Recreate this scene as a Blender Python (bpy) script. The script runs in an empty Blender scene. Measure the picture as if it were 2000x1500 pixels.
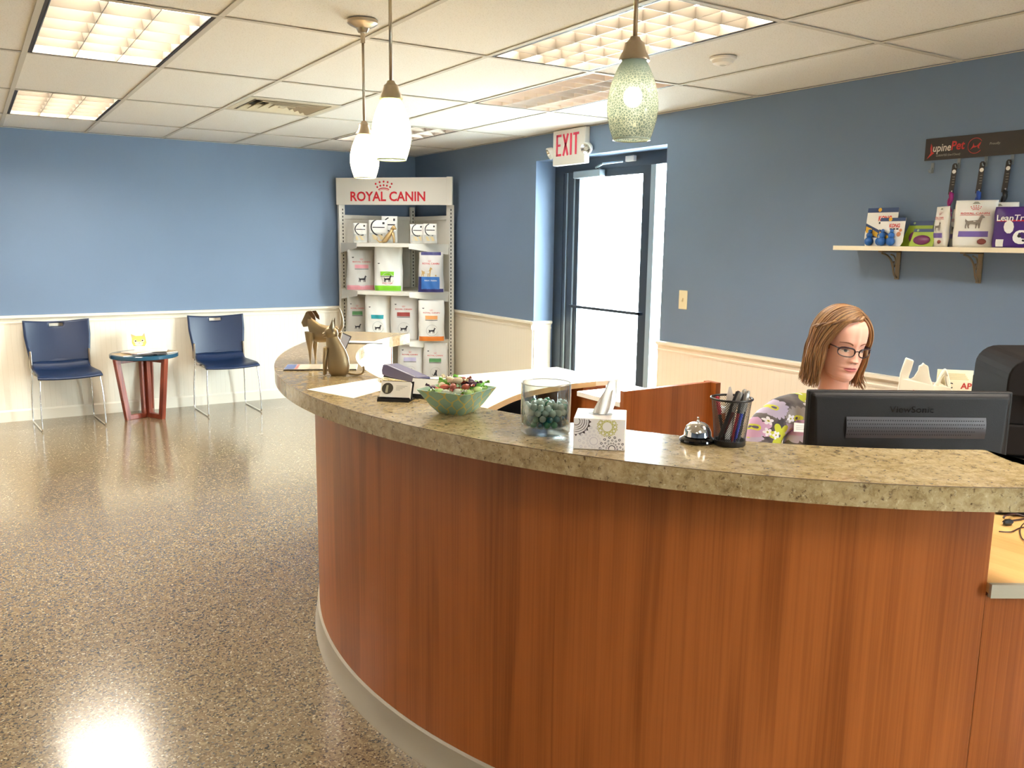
import bpy, math, random
import numpy as np
from mathutils import Vector, Matrix
from mathutils.geometry import tessellate_polygon
random.seed(7)
PI = math.pi
SC = bpy.context.scene
COL = SC.collection

# ------------------------------------------------------------------ camera
R_CAM = ((0.844, -0.537, 0.013), (0.078, 0.147, 0.986), (-0.531, -0.831, 0.165))
cd = bpy.data.cameras.new('camera')
cam = bpy.data.objects.new('camera', cd)
COL.objects.link(cam)
def _cam():
    f = 1650.0
    def d(px, py):
        v = Vector((px-1000, -(py-750), -f)); return v.normalized()
    X = d(3619, 508); Y = d(-66, 459)
    Y = (Y - X*(X.dot(Y)/2)); X = (X - Y*X.dot(Y)).normalized(); Y = (Y - X*X.dot(Y)).normalized()
    Z = X.cross(Y)
    return Matrix((X, Y, Z))          # rows: world axes in camera space -> camera-to-world
cam.matrix_world = Matrix.Translation((0, 0, 1.54)) @ _cam().to_4x4()
cd.sensor_fit = 'HORIZONTAL'; cd.sensor_width = 36.0
cd.lens = 36.0*1650/2000
cd.clip_start = 0.02
SC.camera = cam

# ------------------------------------------------------------------ light levels
EXPOSURE = 1.5
LAMP = 14.0          # fluorescent troffers
SKY = 26.0            # overcast sky outside the glass door
SC.view_settings.view_transform = 'Standard'
SC.view_settings.look = 'None'
SC.view_settings.exposure = EXPOSURE
SC.view_settings.gamma = 1.0
SC.view_settings.use_curve_mapping = False
SC.cycles.max_bounces = 10
SC.cycles.diffuse_bounces = 6
SC.cycles.transparent_max_bounces = 24
SC.cycles.sample_clamp_indirect = 6.0
SC.cycles.caustics_reflective = False
SC.cycles.caustics_refractive = False
SC.cycles.use_denoising = True
W = bpy.data.worlds.new('sky'); SC.world = W; W.use_nodes = True
W.node_tree.nodes['Background'].inputs[0].default_value = (0.86, 0.94, 1.0, 1)
W.node_tree.nodes['Background'].inputs[1].default_value = SKY
def portal(loc, rot, sx, sy):
    l = bpy.data.lights.new('portal', 'AREA'); l.shape = 'RECTANGLE'; l.size = sx; l.size_y = sy; l.cycles.is_portal = True
    o = bpy.data.objects.new('portal', l); COL.objects.link(o); o.location = loc; o.rotation_euler = rot
portal((4.25, 5.1, 1.1), (0, math.pi/2, 0), 2.2, 1.56)
portal((3.1, -2.78, 1.5), (-math.pi/2, 0, 0), 1.1, 1.1)

# ------------------------------------------------------------------ helpers
def lin(c):
    return tuple((x/12.92 if x <= .04045 else ((x+.055)/1.055)**2.4) for x in (v/255.0 for v in c))
MATS = {}
def mat(name, col, rough=.5, metal=0., **kw):
    if name in MATS: return MATS[name]
    m = bpy.data.materials.new(name); m.use_nodes = True
    b = m.node_tree.nodes['Principled BSDF']
    b.inputs['Base Color'].default_value = (*lin(col), 1)
    b.inputs['Roughness'].default_value = rough
    b.inputs['Metallic'].default_value = metal
    for k, v in kw.items():
        k = k.replace('_', ' ')
        if k == 'Emission':
            b.inputs['Emission Color'].default_value = (*v[0], 1); b.inputs['Emission Strength'].default_value = v[1]
        else:
            b.inputs[k].default_value = v
    MATS[name] = m
    return m
class NT:
    """tiny node-building helper"""
    def __init__(s, m):
        s.m = m; s.t = m.node_tree; s.n = s.t.nodes; s.l = s.t.links
        s.b = s.n.get('Principled BSDF')
    def new(s, typ, **kw):
        n = s.n.new(typ)
        for k, v in kw.items(): setattr(n, k, v)
        return n
    def put(s, sock, v):
        if hasattr(v, 'is_linked') or isinstance(v, bpy.types.NodeSocket): s.l.new(v, sock)
        elif isinstance(v, tuple) and len(v) == 3 and sock.type == 'RGBA': sock.default_value = (*v, 1)
        else: sock.default_value = v
    def coord(s, which='Object', scale=(1, 1, 1), loc=(0, 0, 0), rot=(0, 0, 0)):
        c = s.new('ShaderNodeTexCoord'); mp = s.new('ShaderNodeMapping')
        s.l.new(c.outputs[which], mp.inputs[0]); mp.inputs['Scale'].default_value = scale
        mp.inputs['Location'].default_value = loc; mp.inputs['Rotation'].default_value = rot
        return mp.outputs[0]
    def noise(s, vec, scale, detail=3, rough=.5, dist=0.):
        n = s.new('ShaderNodeTexNoise'); s.l.new(vec, n.inputs['Vector'])
        n.inputs['Scale'].default_value = scale; n.inputs['Detail'].default_value = detail
        n.inputs['Roughness'].default_value = rough; n.inputs['Distortion'].default_value = dist
        return n.outputs[0]
    def vor(s, vec, scale, feature='F1', out='Distance', rand=1.):
        n = s.new('ShaderNodeTexVoronoi', feature=feature); s.l.new(vec, n.inputs['Vector'])
        n.inputs['Scale'].default_value = scale; n.inputs['Randomness'].default_value = rand
        return n.outputs[out]
    def ramp(s, fac, stops, interp='LINEAR'):
        n = s.new('ShaderNodeValToRGB'); n.color_ramp.interpolation = interp
        e = n.color_ramp.elements
        while len(e) < len(stops): e.new(.5)
        for i, (p, c) in enumerate(stops):
            e[i].position = p; e[i].color = (*c, 1) if len(c) == 3 else c
        s.l.new(fac, n.inputs[0]); return n.outputs[0]
    def math(s, op, a, b=None, c=None):
        n = s.new('ShaderNodeMath', operation=op)
        for i, v in enumerate((a, b, c)):
            if v is not None: s.put(n.inputs[i], v)
        return n.outputs[0]
    def mix(s, fac, a, b, typ='MIX'):
        n = s.new('ShaderNodeMix', data_type='RGBA', blend_type=typ)
        s.put(n.inputs[0], fac); s.put(n.inputs[6], a); s.put(n.inputs[7], b)
        return n.outputs[2]
    def bump(s, h, strength=.2, dist=.01):
        n = s.new('ShaderNodeBump'); n.inputs['Strength'].default_value = strength
        n.inputs['Distance'].default_value = dist; s.l.new(h, n.inputs['Height'])
        s.l.new(n.outputs[0], s.b.inputs['Normal'])
    def base(s, c): s.put(s.b.inputs['Base Color'], c)
    def sep(s, vec):
        n = s.new('ShaderNodeSeparateXYZ'); s.l.new(vec, n.inputs[0]); return n.outputs
G = lambda *c: tuple(lin(c))

class M:
    """mesh collector: verts + faces in the parent's local space"""
    def __init__(s): s.v = []; s.f = []; s.uv = None
    def add(s, v, f, mtx=None):
        o = len(s.v)
        s.v += [tuple(mtx @ Vector(p)) for p in v] if mtx is not None else [tuple(p) for p in v]
        s.f += [tuple(i+o for i in q) for q in f]; return s
    def box(s, c, sz, rot=None):
        x, y, z = (a/2 for a in sz)
        v = [(-x,-y,-z),(x,-y,-z),(x,y,-z),(-x,y,-z),(-x,-y,z),(x,-y,z),(x,y,z),(-x,y,z)]
        f = [(0,3,2,1),(4,5,6,7),(0,1,5,4),(1,2,6,5),(2,3,7,6),(3,0,4,7)]
        mt = Matrix.Translation(c)
        if rot is not None: mt = mt @ (rot if isinstance(rot, Matrix) else rotm(*rot))
        return s.add(v, f, mt)
    def b2(s, lo, hi):
        return s.box([(a+b)/2 for a, b in zip(lo, hi)], [abs(b-a) for a, b in zip(lo, hi)])
    def prism(s, poly, z0, z1, mtx=None):
        n = len(poly)
        tris = tessellate_polygon([[Vector((p[0], p[1], 0)) for p in poly]])
        v = [(p[0], p[1], z0) for p in poly] + [(p[0], p[1], z1) for p in poly]
        ar = sum(poly[i][0]*poly[(i+1) % n][1]-poly[(i+1) % n][0]*poly[i][1] for i in range(n))
        f = []
        for t in tris:
            a, b, c = t
            q = ((poly[b][0]-poly[a][0])*(poly[c][1]-poly[a][1])-(poly[b][1]-poly[a][1])*(poly[c][0]-poly[a][0]))
            if q < 0: b, c = c, b
            f.append((a+n, b+n, c+n)); f.append((a, c, b))
        for i in range(n):
            j = (i+1) % n
            f.append((i, j, j+n, i+n) if ar > 0 else (j, i, i+n, j+n))
        return s.add(v, f, mtx)
    def tube(s, pts, r, seg=8, cap=True, closed=False, flat=1.0):
        pts = [Vector(p) for p in pts]; n = len(pts)
        rs = r if isinstance(r, (list, tuple)) else [r]*n
        up = Vector((0, 0, 1)); rings = []; prev = None
        for i, p in enumerate(pts):
            if closed: t = pts[(i+1) % n]-pts[i-1]
            else: t = pts[min(i+1, n-1)]-pts[max(i-1, 0)]
            if t.length < 1e-9: t = Vector((0, 0, 1))
            t.normalize()
            if prev is None:
                a = up if abs(t.z) < .9 else Vector((1, 0, 0))
                u = t.cross(a).normalized()
            else:
                u = (prev - t*prev.dot(t))
                u = u.normalized() if u.length > 1e-6 else t.orthogonal().normalized()
            prev = u; w = t.cross(u)
            rings.append([p + (u*math.cos(2*PI*k/seg) + w*math.sin(2*PI*k/seg)*flat)*rs[i] for k in range(seg)])
        o = len(s.v)
        for g in rings: s.v += [tuple(q) for q in g]
        for i in range(n if closed else n-1):
            a = o+i*seg; b = o+((i+1) % n)*seg
            for k in range(seg):
                k2 = (k+1) % seg; s.f.append((a+k, a+k2, b+k2, b+k))
        if cap and not closed:
            s.f.append(tuple(o+k for k in reversed(range(seg)))); s.f.append(tuple(o+(n-1)*seg+k for k in range(seg)))
        return s
    def lathe(s, prof, seg=32, mtx=None, cap0=True, cap1=True):
        v = []; f = []
        for r, z in prof: v += [(r*math.cos(2*PI*k/seg), r*math.sin(2*PI*k/seg), z) for k in range(seg)]
        for i in range(len(prof)-1):
            for k in range(seg):
                k2 = (k+1) % seg; f.append((i*seg+k, i*seg+k2, (i+1)*seg+k2, (i+1)*seg+k))
        if cap0: f.append(tuple(reversed(range(seg))))
        if cap1: f.append(tuple((len(prof)-1)*seg+k for k in range(seg)))
        return s.add(v, f, mtx)
    def ball(s, c, r, seg=12, rings=8, mtx=None):
        rx, ry, rz = r if isinstance(r, (tuple, list)) else (r, r, r)
        prof = [(math.sin(PI*i/rings), -math.cos(PI*i/rings)) for i in range(rings+1)]
        v = []; f = []
        for a, z in prof: v += [(c[0]+rx*a*math.cos(2*PI*k/seg), c[1]+ry*a*math.sin(2*PI*k/seg), c[2]+rz*z) for k in range(seg)]
        for i in range(rings):
            for k in range(seg):
                k2 = (k+1) % seg; f.append((i*seg+k, i*seg+k2, (i+1)*seg+k2, (i+1)*seg+k))
        return s.add(v, f, mtx)
    def grid(s, fn, nu, nv, skip=None, flip=False):
        """fn(u,v) with u,v in 0..1"""
        o = len(s.v)
        for j in range(nv+1):
            for i in range(nu+1): s.v.append(tuple(fn(i/nu, j/nv)))
        for j in range(nv):
            for i in range(nu):
                if skip and skip((i+.5)/nu, (j+.5)/nv): continue
                a = o+j*(nu+1)+i; q = (a, a+1, a+nu+2, a+nu+1)
                s.f.append(q[::-1] if flip else q)
        return s
    def mesh(s, name):
        me = bpy.data.meshes.new(name); me.from_pydata(s.v, [], s.f)
        me.validate(); me.update()
        if s.uv is not None:
            ul = me.uv_layers.new(name='UVMap')
            for lp in me.loops: ul.data[lp.index].uv = s.uv[lp.vertex_index]
        return me
    def build(s, name, m, parent=None, smooth=False, bevel=0, seg=2, solid=0, sub=0, loc=None, mesh=None, label=None, weld=False):
        me = mesh or s.mesh(name)
        o = bpy.data.objects.new(name, me); COL.objects.link(o)
        if m is not None and not me.materials:
            for q in (m if isinstance(m, (list, tuple)) else (m,)): me.materials.append(q)
        if parent is not None: o.parent = parent
        if loc is not None: o.location = loc
        if smooth:
            me.polygons.foreach_set('use_smooth', [True]*len(me.polygons))
            if smooth == 'auto': me.set_sharp_from_angle(angle=math.radians(38))
        if weld: o.modifiers.new('w', 'WELD').merge_threshold = 1e-5
        if solid:
            q = o.modifiers.new('s', 'SOLIDIFY'); q.thickness = solid; q.offset = 0
        if bevel:
            q = o.modifiers.new('b', 'BEVEL'); q.width = bevel; q.segments = seg; q.limit_method = 'ANGLE'; q.angle_limit = .6
        if sub:
            q = o.modifiers.new('d', 'SUBSURF'); q.levels = sub; q.render_levels = sub
        if label: o['label'] = label
        return o
def rotm(x=0, y=0, z=0):
    return Matrix.Rotation(z, 4, 'Z') @ Matrix.Rotation(y, 4, 'Y') @ Matrix.Rotation(x, 4, 'X')
def tag(o, label, cat, group=None):
    o['label'] = label; o['category'] = cat
    if group: o['group'] = group
    return o
def thing(name, label, cat, loc=(0, 0, 0), rz=0, group=None, rot=None):
    o = bpy.data.objects.new(name, None); COL.objects.link(o); o.empty_display_size = .05
    o.location = loc; o.rotation_euler = rot if rot else (0, 0, rz)
    return tag(o, label, cat, group)
def struct(o): o['kind'] = 'structure'; return o
def dup(root, loc, rz=None, label=None, group=None, rot=None, scale=None):
    def cp(o, par):
        c = o.copy(); COL.objects.link(c); c.parent = par
        for ch in o.children: cp(ch, c)
        return c
    r = cp(root, None); r.location = loc
    if rz is not None: r.rotation_euler = (0, 0, rz)
    if rot is not None: r.rotation_euler = rot
    if scale is not None: r.scale = scale
    if label: r['label'] = label
    if group: r['group'] = group
    return r
def crom(pts, n=8, closed=False):
    """Catmull-Rom through points"""
    P = [Vector(p) for p in pts]; out = []; m = len(P)
    for i in range(m if closed else m-1):
        p0 = P[(i-1) % m] if closed or i > 0 else P[0]*2-P[1]
        p1 = P[i]; p2 = P[(i+1) % m]
        p3 = P[(i+2) % m] if closed or i+2 < m else P[-1]*2-P[-2]
        for k in range(n):
            t = k/n
            out.append(.5*((2*p1)+(p2-p0)*t+(2*p0-5*p1+4*p2-p3)*t*t+(3*p1-p0-3*p2+p3)*t**3))
    if not closed: out.append(P[-1])
    return out
_txt = {}
def text2d(s, bold=.0, shear=0.):
    """triangulated lettering, cap height about 1, centred; returns verts, faces, width"""
    k = (s, bold, shear)
    if k in _txt: return _txt[k]
    cu = bpy.data.curves.new('t', 'FONT'); cu.body = s; cu.size = 1.4; cu.align_x = 'CENTER'
    cu.resolution_u = 3; cu.offset = bold; cu.shear = shear
    o = bpy.data.objects.new('t', cu); COL.objects.link(o)
    me = bpy.data.meshes.new_from_object(o.evaluated_get(bpy.context.evaluated_depsgraph_get()))
    v = [(p.co.x, p.co.y) for p in me.vertices]; f = [tuple(p.vertices) for p in me.polygons]
    bpy.data.objects.remove(o); bpy.data.curves.remove(cu); bpy.data.meshes.remove(me)
    x0 = min(p[0] for p in v); x1 = max(p[0] for p in v)
    v = [(p[0]-(x0+x1)/2, p[1]) for p in v]
    _txt[k] = (v, f, x1-x0); return _txt[k]
def circ(cx, cy, r, n=12, ry=None):
    ry = ry or r
    return [(cx+r*math.cos(2*PI*i/n), cy+ry*math.sin(2*PI*i/n)) for i in range(n)]
def arcband(cx, cy, r0, r1, a0, a1, n=10):
    return [(cx+r1*math.cos(a0+(a1-a0)*i/n), cy+r1*math.sin(a0+(a1-a0)*i/n)) for i in range(n+1)] + \
           [(cx+r0*math.cos(a1+(a0-a1)*i/n), cy+r0*math.sin(a1+(a0-a1)*i/n)) for i in range(n+1)]
def polys2d(polys):
    v = []; f = []
    for p in polys:
        o = len(v); v += list(p)
        for a, b, c in tessellate_polygon([[Vector((x, y, 0)) for x, y in p]]):
            q = (p[b][0]-p[a][0])*(p[c][1]-p[a][1])-(p[b][1]-p[a][1])*(p[c][0]-p[a][0])
            f.append((a+o, b+o, c+o) if q > 0 else (a+o, c+o, b+o))
    return v, f
def crown2d():
    """two bowed rows of dots over a double arc; about 2 wide, 1 high"""
    P = []
    for x, y in ((-1, .62), (-.5, .8), (0, .86), (.5, .8), (1, .62)): P.append(circ(x, y, .115, 10))
    for x, y in ((-.8, .27), (-.41, .42), (0, .47), (.41, .42), (.8, .27)): P.append(circ(x, y, .115, 10))
    P.append(arcband(0, -1.25, 1.35, 1.46, PI*.5+.5, PI*.5-.5)); P.append(arcband(0, -1.35, 1.33, 1.37, PI*.5+.48, PI*.5-.48))
    return polys2d(P)
DOG = [(-.5,.62),(-.42,.52),(-.33,.47),(.0,.5),(.22,.52),(.3,.72),(.36,.84),(.44,.86),(.5,.78),(.58,.74),(.56,.67),(.46,.65),(.42,.5),(.38,.3),
       (.36,0),(.28,0),(.26,.28),(.2,.25),(.17,0),(.1,0),(.12,.26),(-.1,.28),(-.22,.27),(-.27,.15),(-.24,0),(-.32,0),(-.36,.15),(-.38,.28),(-.43,.1),(-.42,0),(-.5,0),(-.5,.15),(-.46,.35),(-.5,.45)]
CAT = [(-.28,0),(.26,0),(.3,.08),(.24,.1),(.22,.3),(.2,.48),(.24,.62),(.24,.78),(.28,.98),(.16,.88),(.06,.88),(-.04,.98),(-.02,.78),(-.02,.66),(-.14,.5),(-.26,.3),(-.3,.15),
       (-.42,.1),(-.5,.2),(-.52,.32),(-.58,.3),(-.55,.12),(-.42,0)]
def flip_poly(p): return [(-x, y) for x, y in p]

# ------------------------------------------------------------------ materials
def m_floor():
    m = mat('epoxy_flake', (150, 130, 105), .22); n = NT(m)
    v = n.coord('Object')
    w = n.new('ShaderNodeVectorMath', operation='ADD')
    nz = n.new('ShaderNodeTexNoise'); n.l.new(v, nz.inputs['Vector']); nz.inputs['Scale'].default_value = 60; nz.inputs['Detail'].default_value = 2
    sc = n.new('ShaderNodeVectorMath', operation='SCALE'); n.l.new(nz.outputs['Color'], sc.inputs[0]); sc.inputs['Scale'].default_value = .012
    n.l.new(v, w.inputs[0]); n.l.new(sc.outputs[0], w.inputs[1])
    c = n.vor(w.outputs[0], 190, out='Color')
    s = n.sep(c)
    col = n.ramp(s[0], [(0, G(40, 32, 24)), (.08, G(40, 32, 24)), (.09, G(88, 72, 52)), (.17, G(122, 102, 74)), (.36, G(146, 124, 92)), (.60, G(158, 137, 104)), (.78, G(134, 114, 84)), (.88, G(180, 162, 130)), (.96, G(206, 190, 160))], 'CONSTANT')
    c2 = n.vor(w.outputs[0], 105, out='Color'); s2 = n.sep(c2)
    col2 = n.ramp(s2[1], [(0, G(44, 35, 26)), (.09, G(140, 119, 88)), (.8, G(164, 144, 110))], 'CONSTANT')
    f = n.ramp(n.noise(v, 45, 2), [(.52, (0, 0, 0)), (.56, (1, 1, 1))])
    n.base(n.mix(1.0, n.mix(f, col, col2), (.70, .68, .64), 'MULTIPLY'))
    n.b.inputs['Coat Weight'].default_value = .6; n.b.inputs['Coat Roughness'].default_value = .13
    n.bump(n.noise(v, 28, 3, .6), .08, .004)
    return m
def m_paint(name, col, rough=.55, sc=90):
    m = mat(name, col, rough); n = NT(m); v = n.coord('Object')
    f = n.noise(v, 1.3, 2)
    a = lin(col)
    n.base(n.mix(n.ramp(f, [(.3, (0, 0, 0)), (.7, (1, 1, 1))]), tuple(x*.96 for x in a), tuple(min(1, x*1.04) for x in a)))
    n.bump(n.noise(v, sc, 3), .12, .002); return m
def m_tile():
    m = mat('ceiling_board', (236, 232, 222), .95); n = NT(m); v = n.coord('Object')
    h = n.noise(v, 160, 3, .7)
    n.base(n.mix(n.ramp(h, [(.36, (0, 0, 0)), (.44, (1, 1, 1))]), G(216, 210, 198), G(238, 234, 226)))
    n.bump(h, .25, .003); return m
def m_bead():
    m = mat('beadboard', (236, 222, 196), .45); n = NT(m); v = n.coord('UV')
    x = n.sep(v)[0]
    t = n.math('PINGPONG', n.math('MULTIPLY', x, 24.0), .5)
    h = n.ramp(t, [(0, (0, 0, 0)), (.07, (1, 1, 1))])
    n.base(n.mix(h, G(235, 225, 204), G(242, 233, 214))); n.bump(h, .18, .003); return m
def m_granite():
    m = mat('granite_laminate', (165, 140, 95), .17); n = NT(m); v = n.coord('Object')
    big = n.noise(v, 7, 4, .6, .6); mid = n.noise(v, 40, 6, .7, .3); fine = n.noise(v, 120, 4, .7)
    a = n.ramp(big, [(.30, G(122, 102, 70)), (.45, G(162, 138, 94)), (.58, G(178, 156, 116)), (.72, G(150, 134, 112))])
    b = n.ramp(mid, [(.30, G(94, 74, 52)), (.43, G(154, 132, 92)), (.62, G(194, 176, 138)), (.75, G(154, 138, 118))])
    c = n.mix(.6, a, b)
    sp = n.math('MULTIPLY', n.ramp(n.noise(v, 85, 4, .65, .2), [(.32, (1, 1, 1)), (.42, (0, 0, 0))]), .8)
    c = n.mix(sp, c, G(70, 50, 34))
    sp2 = n.ramp(fine, [(.58, (0, 0, 0)), (.70, (1, 1, 1))])
    c = n.mix(n.math('MULTIPLY', sp2, .45), c, G(224, 210, 178))
    n.base(c); n.b.inputs['Coat Weight'].default_value = .3; n.b.inputs['Coat Roughness'].default_value = .1
    n.bump(mid, .04, .002); return m
def m_wood(name, d, l, su=5., sv=.35, rough=.34):
    """vertical-grain laminate; UV in metres, v up"""
    m = mat(name, l, rough); n = NT(m)
    v = n.coord('UV', (su, sv, 1))
    dist = n.noise(v, 1.1, 2, .5)
    x = n.new('ShaderNodeCombineXYZ'); s = n.sep(v)
    n.l.new(n.math('ADD', s[0], n.math('MULTIPLY', dist, 1.1)), x.inputs[0]); n.l.new(s[1], x.inputs[1])
    broad = n.noise(x.outputs[0], 1.2, 3, .55)
    rings = n.math('PINGPONG', n.math('MULTIPLY', broad, 5.0), .5)
    fine = n.noise(n.coord('UV', (su*34, sv*3.2, 1)), 1.0, 3, .6)
    f = n.math('ADD', n.math('MULTIPLY', rings, .35), n.math('MULTIPLY', fine, .55))
    f = n.math('ADD', f, n.math('MULTIPLY', n.math('SUBTRACT', broad, .5), .5))
    dd, ll = lin(d), lin(l)
    n.base(n.ramp(f, [(.18, dd), (.42, tuple(a*.35+b*.65 for a, b in zip(dd, ll))), (.72, ll)]))
    n.bump(fine, .03, .001); return m
def m_glass():
    m = bpy.data.materials.new('clear_glass'); m.use_nodes = True; n = NT(m)
    n.n.remove(n.b); t = n.new('ShaderNodeBsdfTransparent'); t.inputs[0].default_value = (.93, .97, .96, 1)
    g = n.new('ShaderNodeBsdfGlossy'); g.inputs['Roughness'].default_value = .02
    fr = n.new('ShaderNodeFresnel'); fr.inputs[0].default_value = 1.45
    mx = n.new('ShaderNodeMixShader'); gb = n.new('ShaderNodeNewGeometry'); n.l.new(n.math('MULTIPLY', fr.outputs[0], n.math('SUBTRACT', 1.0, gb.outputs['Backfacing'])), mx.inputs[0]); n.l.new(t.outputs[0], mx.inputs[1]); n.l.new(g.outputs[0], mx.inputs[2])
    n.l.new(mx.outputs[0], n.n['Material Output'].inputs[0]); MATS['clear_glass'] = m; return m
def emit(name, col, s):
    m = bpy.data.materials.new(name); m.use_nodes = True; n = NT(m); n.n.remove(n.b)
    e = n.new('ShaderNodeEmission'); e.inputs[0].default_value = (*col, 1); e.inputs[1].default_value = s
    n.l.new(e.outputs[0], n.n['Material Output'].inputs[0]); MATS[name] = m; return m

FLOOR = m_floor(); BLUE = m_paint('blue_wall_paint', (108, 127, 152)); TILE = m_tile(); BEAD = m_bead()
TRIM = mat('cream_trim', (240, 231, 212), .35); GRAN = m_granite()
WOOD = m_wood('cherry_laminate', (134, 68, 24), (180, 102, 48), 4.2, .30)
WOODX = m_wood('red_stained_wood', (92, 36, 24), (150, 72, 48), 12, 1.2, .3)
GLASS = m_glass()
GRID = mat('grid_white', (205, 198, 184), .6)
WHITEMETAL = m_paint('white_powder_coat', (226, 221, 208), .45, 200)
BLACK = mat('black_plastic', (22, 20, 20), .38); CHROME = mat('chrome', (225, 225, 225), .08, 1.0)
STEEL = mat('brushed_nickel', (186, 172, 152), .28, 1.0)
WHITE = mat('white_plastic', (240, 238, 232), .35); PAPER = mat('white_paper', (246, 243, 236), .7)
RED = mat('red_print', (205, 32, 46), .5); INK = mat('black_print', (30, 28, 34), .5)
CREAM = mat('cream_laminate', (232, 212, 182), .35)
SLOT = mat('dark_slot', (20, 18, 16), .8)

# ------------------------------------------------------------------ room shell
XR, YF, CE = 3.967, 8.11, 2.398
XL, YB = -3.0, -2.6
o = struct(M().b2((XL-.2, YB-.2, -.1), (XR+.2, YF+.2, 0)).build('floor', FLOOR))
struct(M().b2((XL-.2, YF, 0), (XR+.2, YF+.15, 2.8)).build('wall_far', BLUE))
struct(M().b2((XL-.15, YB, 0), (XL, YF, 2.8)).build('wall_left', BLUE))
WX0, WX1, WZ0, WZ1 = 2.6, 3.6, .95, 2.05
q = M(); q.b2((XL-.15, YB-.15, 0), (WX0, YB, 2.8)).b2((WX1, YB-.15, 0), (XR+.2, YB, 2.8)).b2((WX0, YB-.15, 0), (WX1, YB, WZ0)).b2((WX0, YB-.15, WZ1), (WX1, YB, 2.8))
struct(q.build('wall_back', BLUE))
added_win = bpy.data.objects.new('added_window_1', None); COL.objects.link(added_win); struct(added_win); added_win.location = (0, YB-.09, 0)  # added window out of view, lets daylight onto the counter front
q = M()
for x in (WX0, 3.075, WX1-.05): q.b2((x, -.03, WZ0), (x+.05, .03, WZ1))
q.b2((WX0, -.03, WZ0), (WX1, .03, WZ0+.05)).b2((WX0, -.03, WZ1-.05), (WX1, .03, WZ1)); q.build('added_window_frame', TRIM, added_win)
M().b2((WX0+.02, -.004, WZ0+.02), (WX1-.02, .004, WZ1-.02)).build('pane', GLASS, added_win)
D0, D1, DT = 4.33, 5.88, 2.195
w = M(); w.b2((XR, YB, 0), (XR+.25, D0, 2.8)).b2((XR, D1, 0), (XR+.25, YF, 2.8)).b2((XR, D0, DT), (XR+.25, D1, 2.8))
struct(w.build('wall_right', BLUE))
def bead(name, a, b, z0, z1, nrm, parent=None):
    """thin beadboard sheet between plan points a,b standing off the wall along nrm"""
    a = Vector((*a, 0)); b = Vector((*b, 0)); n = Vector((*nrm, 0)); L = (b-a).length
    q = M(); t = .012
    v = []; 
    for off in (0, t):
        for p in (a, b):
            for z in (z0, z1): v.append(tuple(p+n*off+Vector((0, 0, z))))
    q.add(v, [(4, 6, 7, 5), (0, 1, 3, 2), (5, 7, 3, 1), (4, 5, 1, 0), (6, 2, 3, 7), (4, 0, 2, 6)])
    q.uv = [(0, 0), (0, 1), (L, 0), (L, 1)]*2
    o = q.build(name, BEAD, parent); return o
def rail(name, a, b, nrm, prof, z):
    a = Vector((*a, 0)); b = Vector((*b, 0)); n = Vector((*nrm, 0)); v = []
    for p in (a, b):
        for d, h in prof: v.append(tuple(p+n*d+Vector((0, 0, z+h))))
    k = len(prof); f = [(i, (i+1) % k, (i+1) % k+k, i+k) for i in range(k)] + [tuple(range(k))[::-1], tuple(range(k, 2*k))]
    return struct(M().add(v, f).build(name, TRIM))
CR = [(0, 0), (.016, 0), (.018, .012), (.012, .018), (.014, .034), (.022, .042), (.034, .05), (.034, .066), (.026, .07), (0, .07)]
BB = [(0, 0), (.020, 0), (.020, .085), (.012, .100), (0, .100)]
struct(bead('wainscot_1', (XL, YF), (XR, YF), .098, .822, (0, -1)))
struct(bead('wainscot_2', (XR, D1), (XR, YF), .098, .822, (-1, 0)))
struct(bead('wainscot_3', (XR, YB), (XR, D0), .098, .822, (-1, 0)))
struct(bead('wainscot_4', (XL, YB), (XL, YF), .098, .822, (1, 0)))
rail('trim_1', (XL, YF), (XR, YF), (0, -1), CR, .818); rail('trim_2', (XR, YF), (XR, D1), (-1, 0), CR, .818)
rail('trim_3', (XR, D0), (XR, YB), (-1, 0), CR, .818); rail('trim_4', (XL, YB), (XL, YF), (1, 0), CR, .818)
struct(bead('wainscot_5', (XR, D1), (XR+.17, D1), 0, .822, (0, -1)))
rail('trim_5', (XR-.03, D1), (XR+.17, D1), (0, -1), CR, .818)
rail('baseboard_far', (XL, YF), (XR, YF), (0, -1), BB, 0); rail('baseboard_right', (XR, YF), (XR, D1), (-1, 0), BB, 0)
rail('baseboard_near', (XR, D0), (XR, YB), (-1, 0), BB, 0); rail('baseboard_left', (XL, YB), (XL, YF), (1, 0), BB, 0)

# ceiling: backing slab, lay-in boards and T-bars; fixtures take whole bays
ceil = struct(M().b2((XL-.2, YB-.2, 2.70), (XR+.25, YF+.2, 2.8)).build('ceiling', mat('plenum', (120, 116, 108), .9)))
gx = [.30+.6096*k for k in range(-6, 7)]; gx = [x for x in gx if XL < x < XR-.05]
gy = [7.24-1.2192*k for k in range(-1, 9)]; gy = [y for y in gy if YB < y < YF-.05]
xe = [XL]+gx+[XR]; ye = [YB]+sorted(gy)+[YF]
FIX = {(.30, 3.58): (3, 6, 1), (.30, 6.02): (3, 6, 1), (2.13, 2.36): (4, 8, 1), (2.74, 3.58): (3, 9, 0), (2.74, 6.02): (3, 6, 2),
       (.30, -1.30): (3, 6, 1), (2.13, -.08): (3, 6, 1), (-1.53, 3.58): (3, 6, 1), (-1.53, 6.02): (3, 6, 1), (-1.53, -1.30): (3, 6, 1)}  # this row: troffers added outside the view to light the room
VENT = (1.52, 6.02)
tiles = {}
def near(a, b): return abs(a[0]-b[0]) < .06 and abs(a[1]-b[1]) < .06
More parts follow.
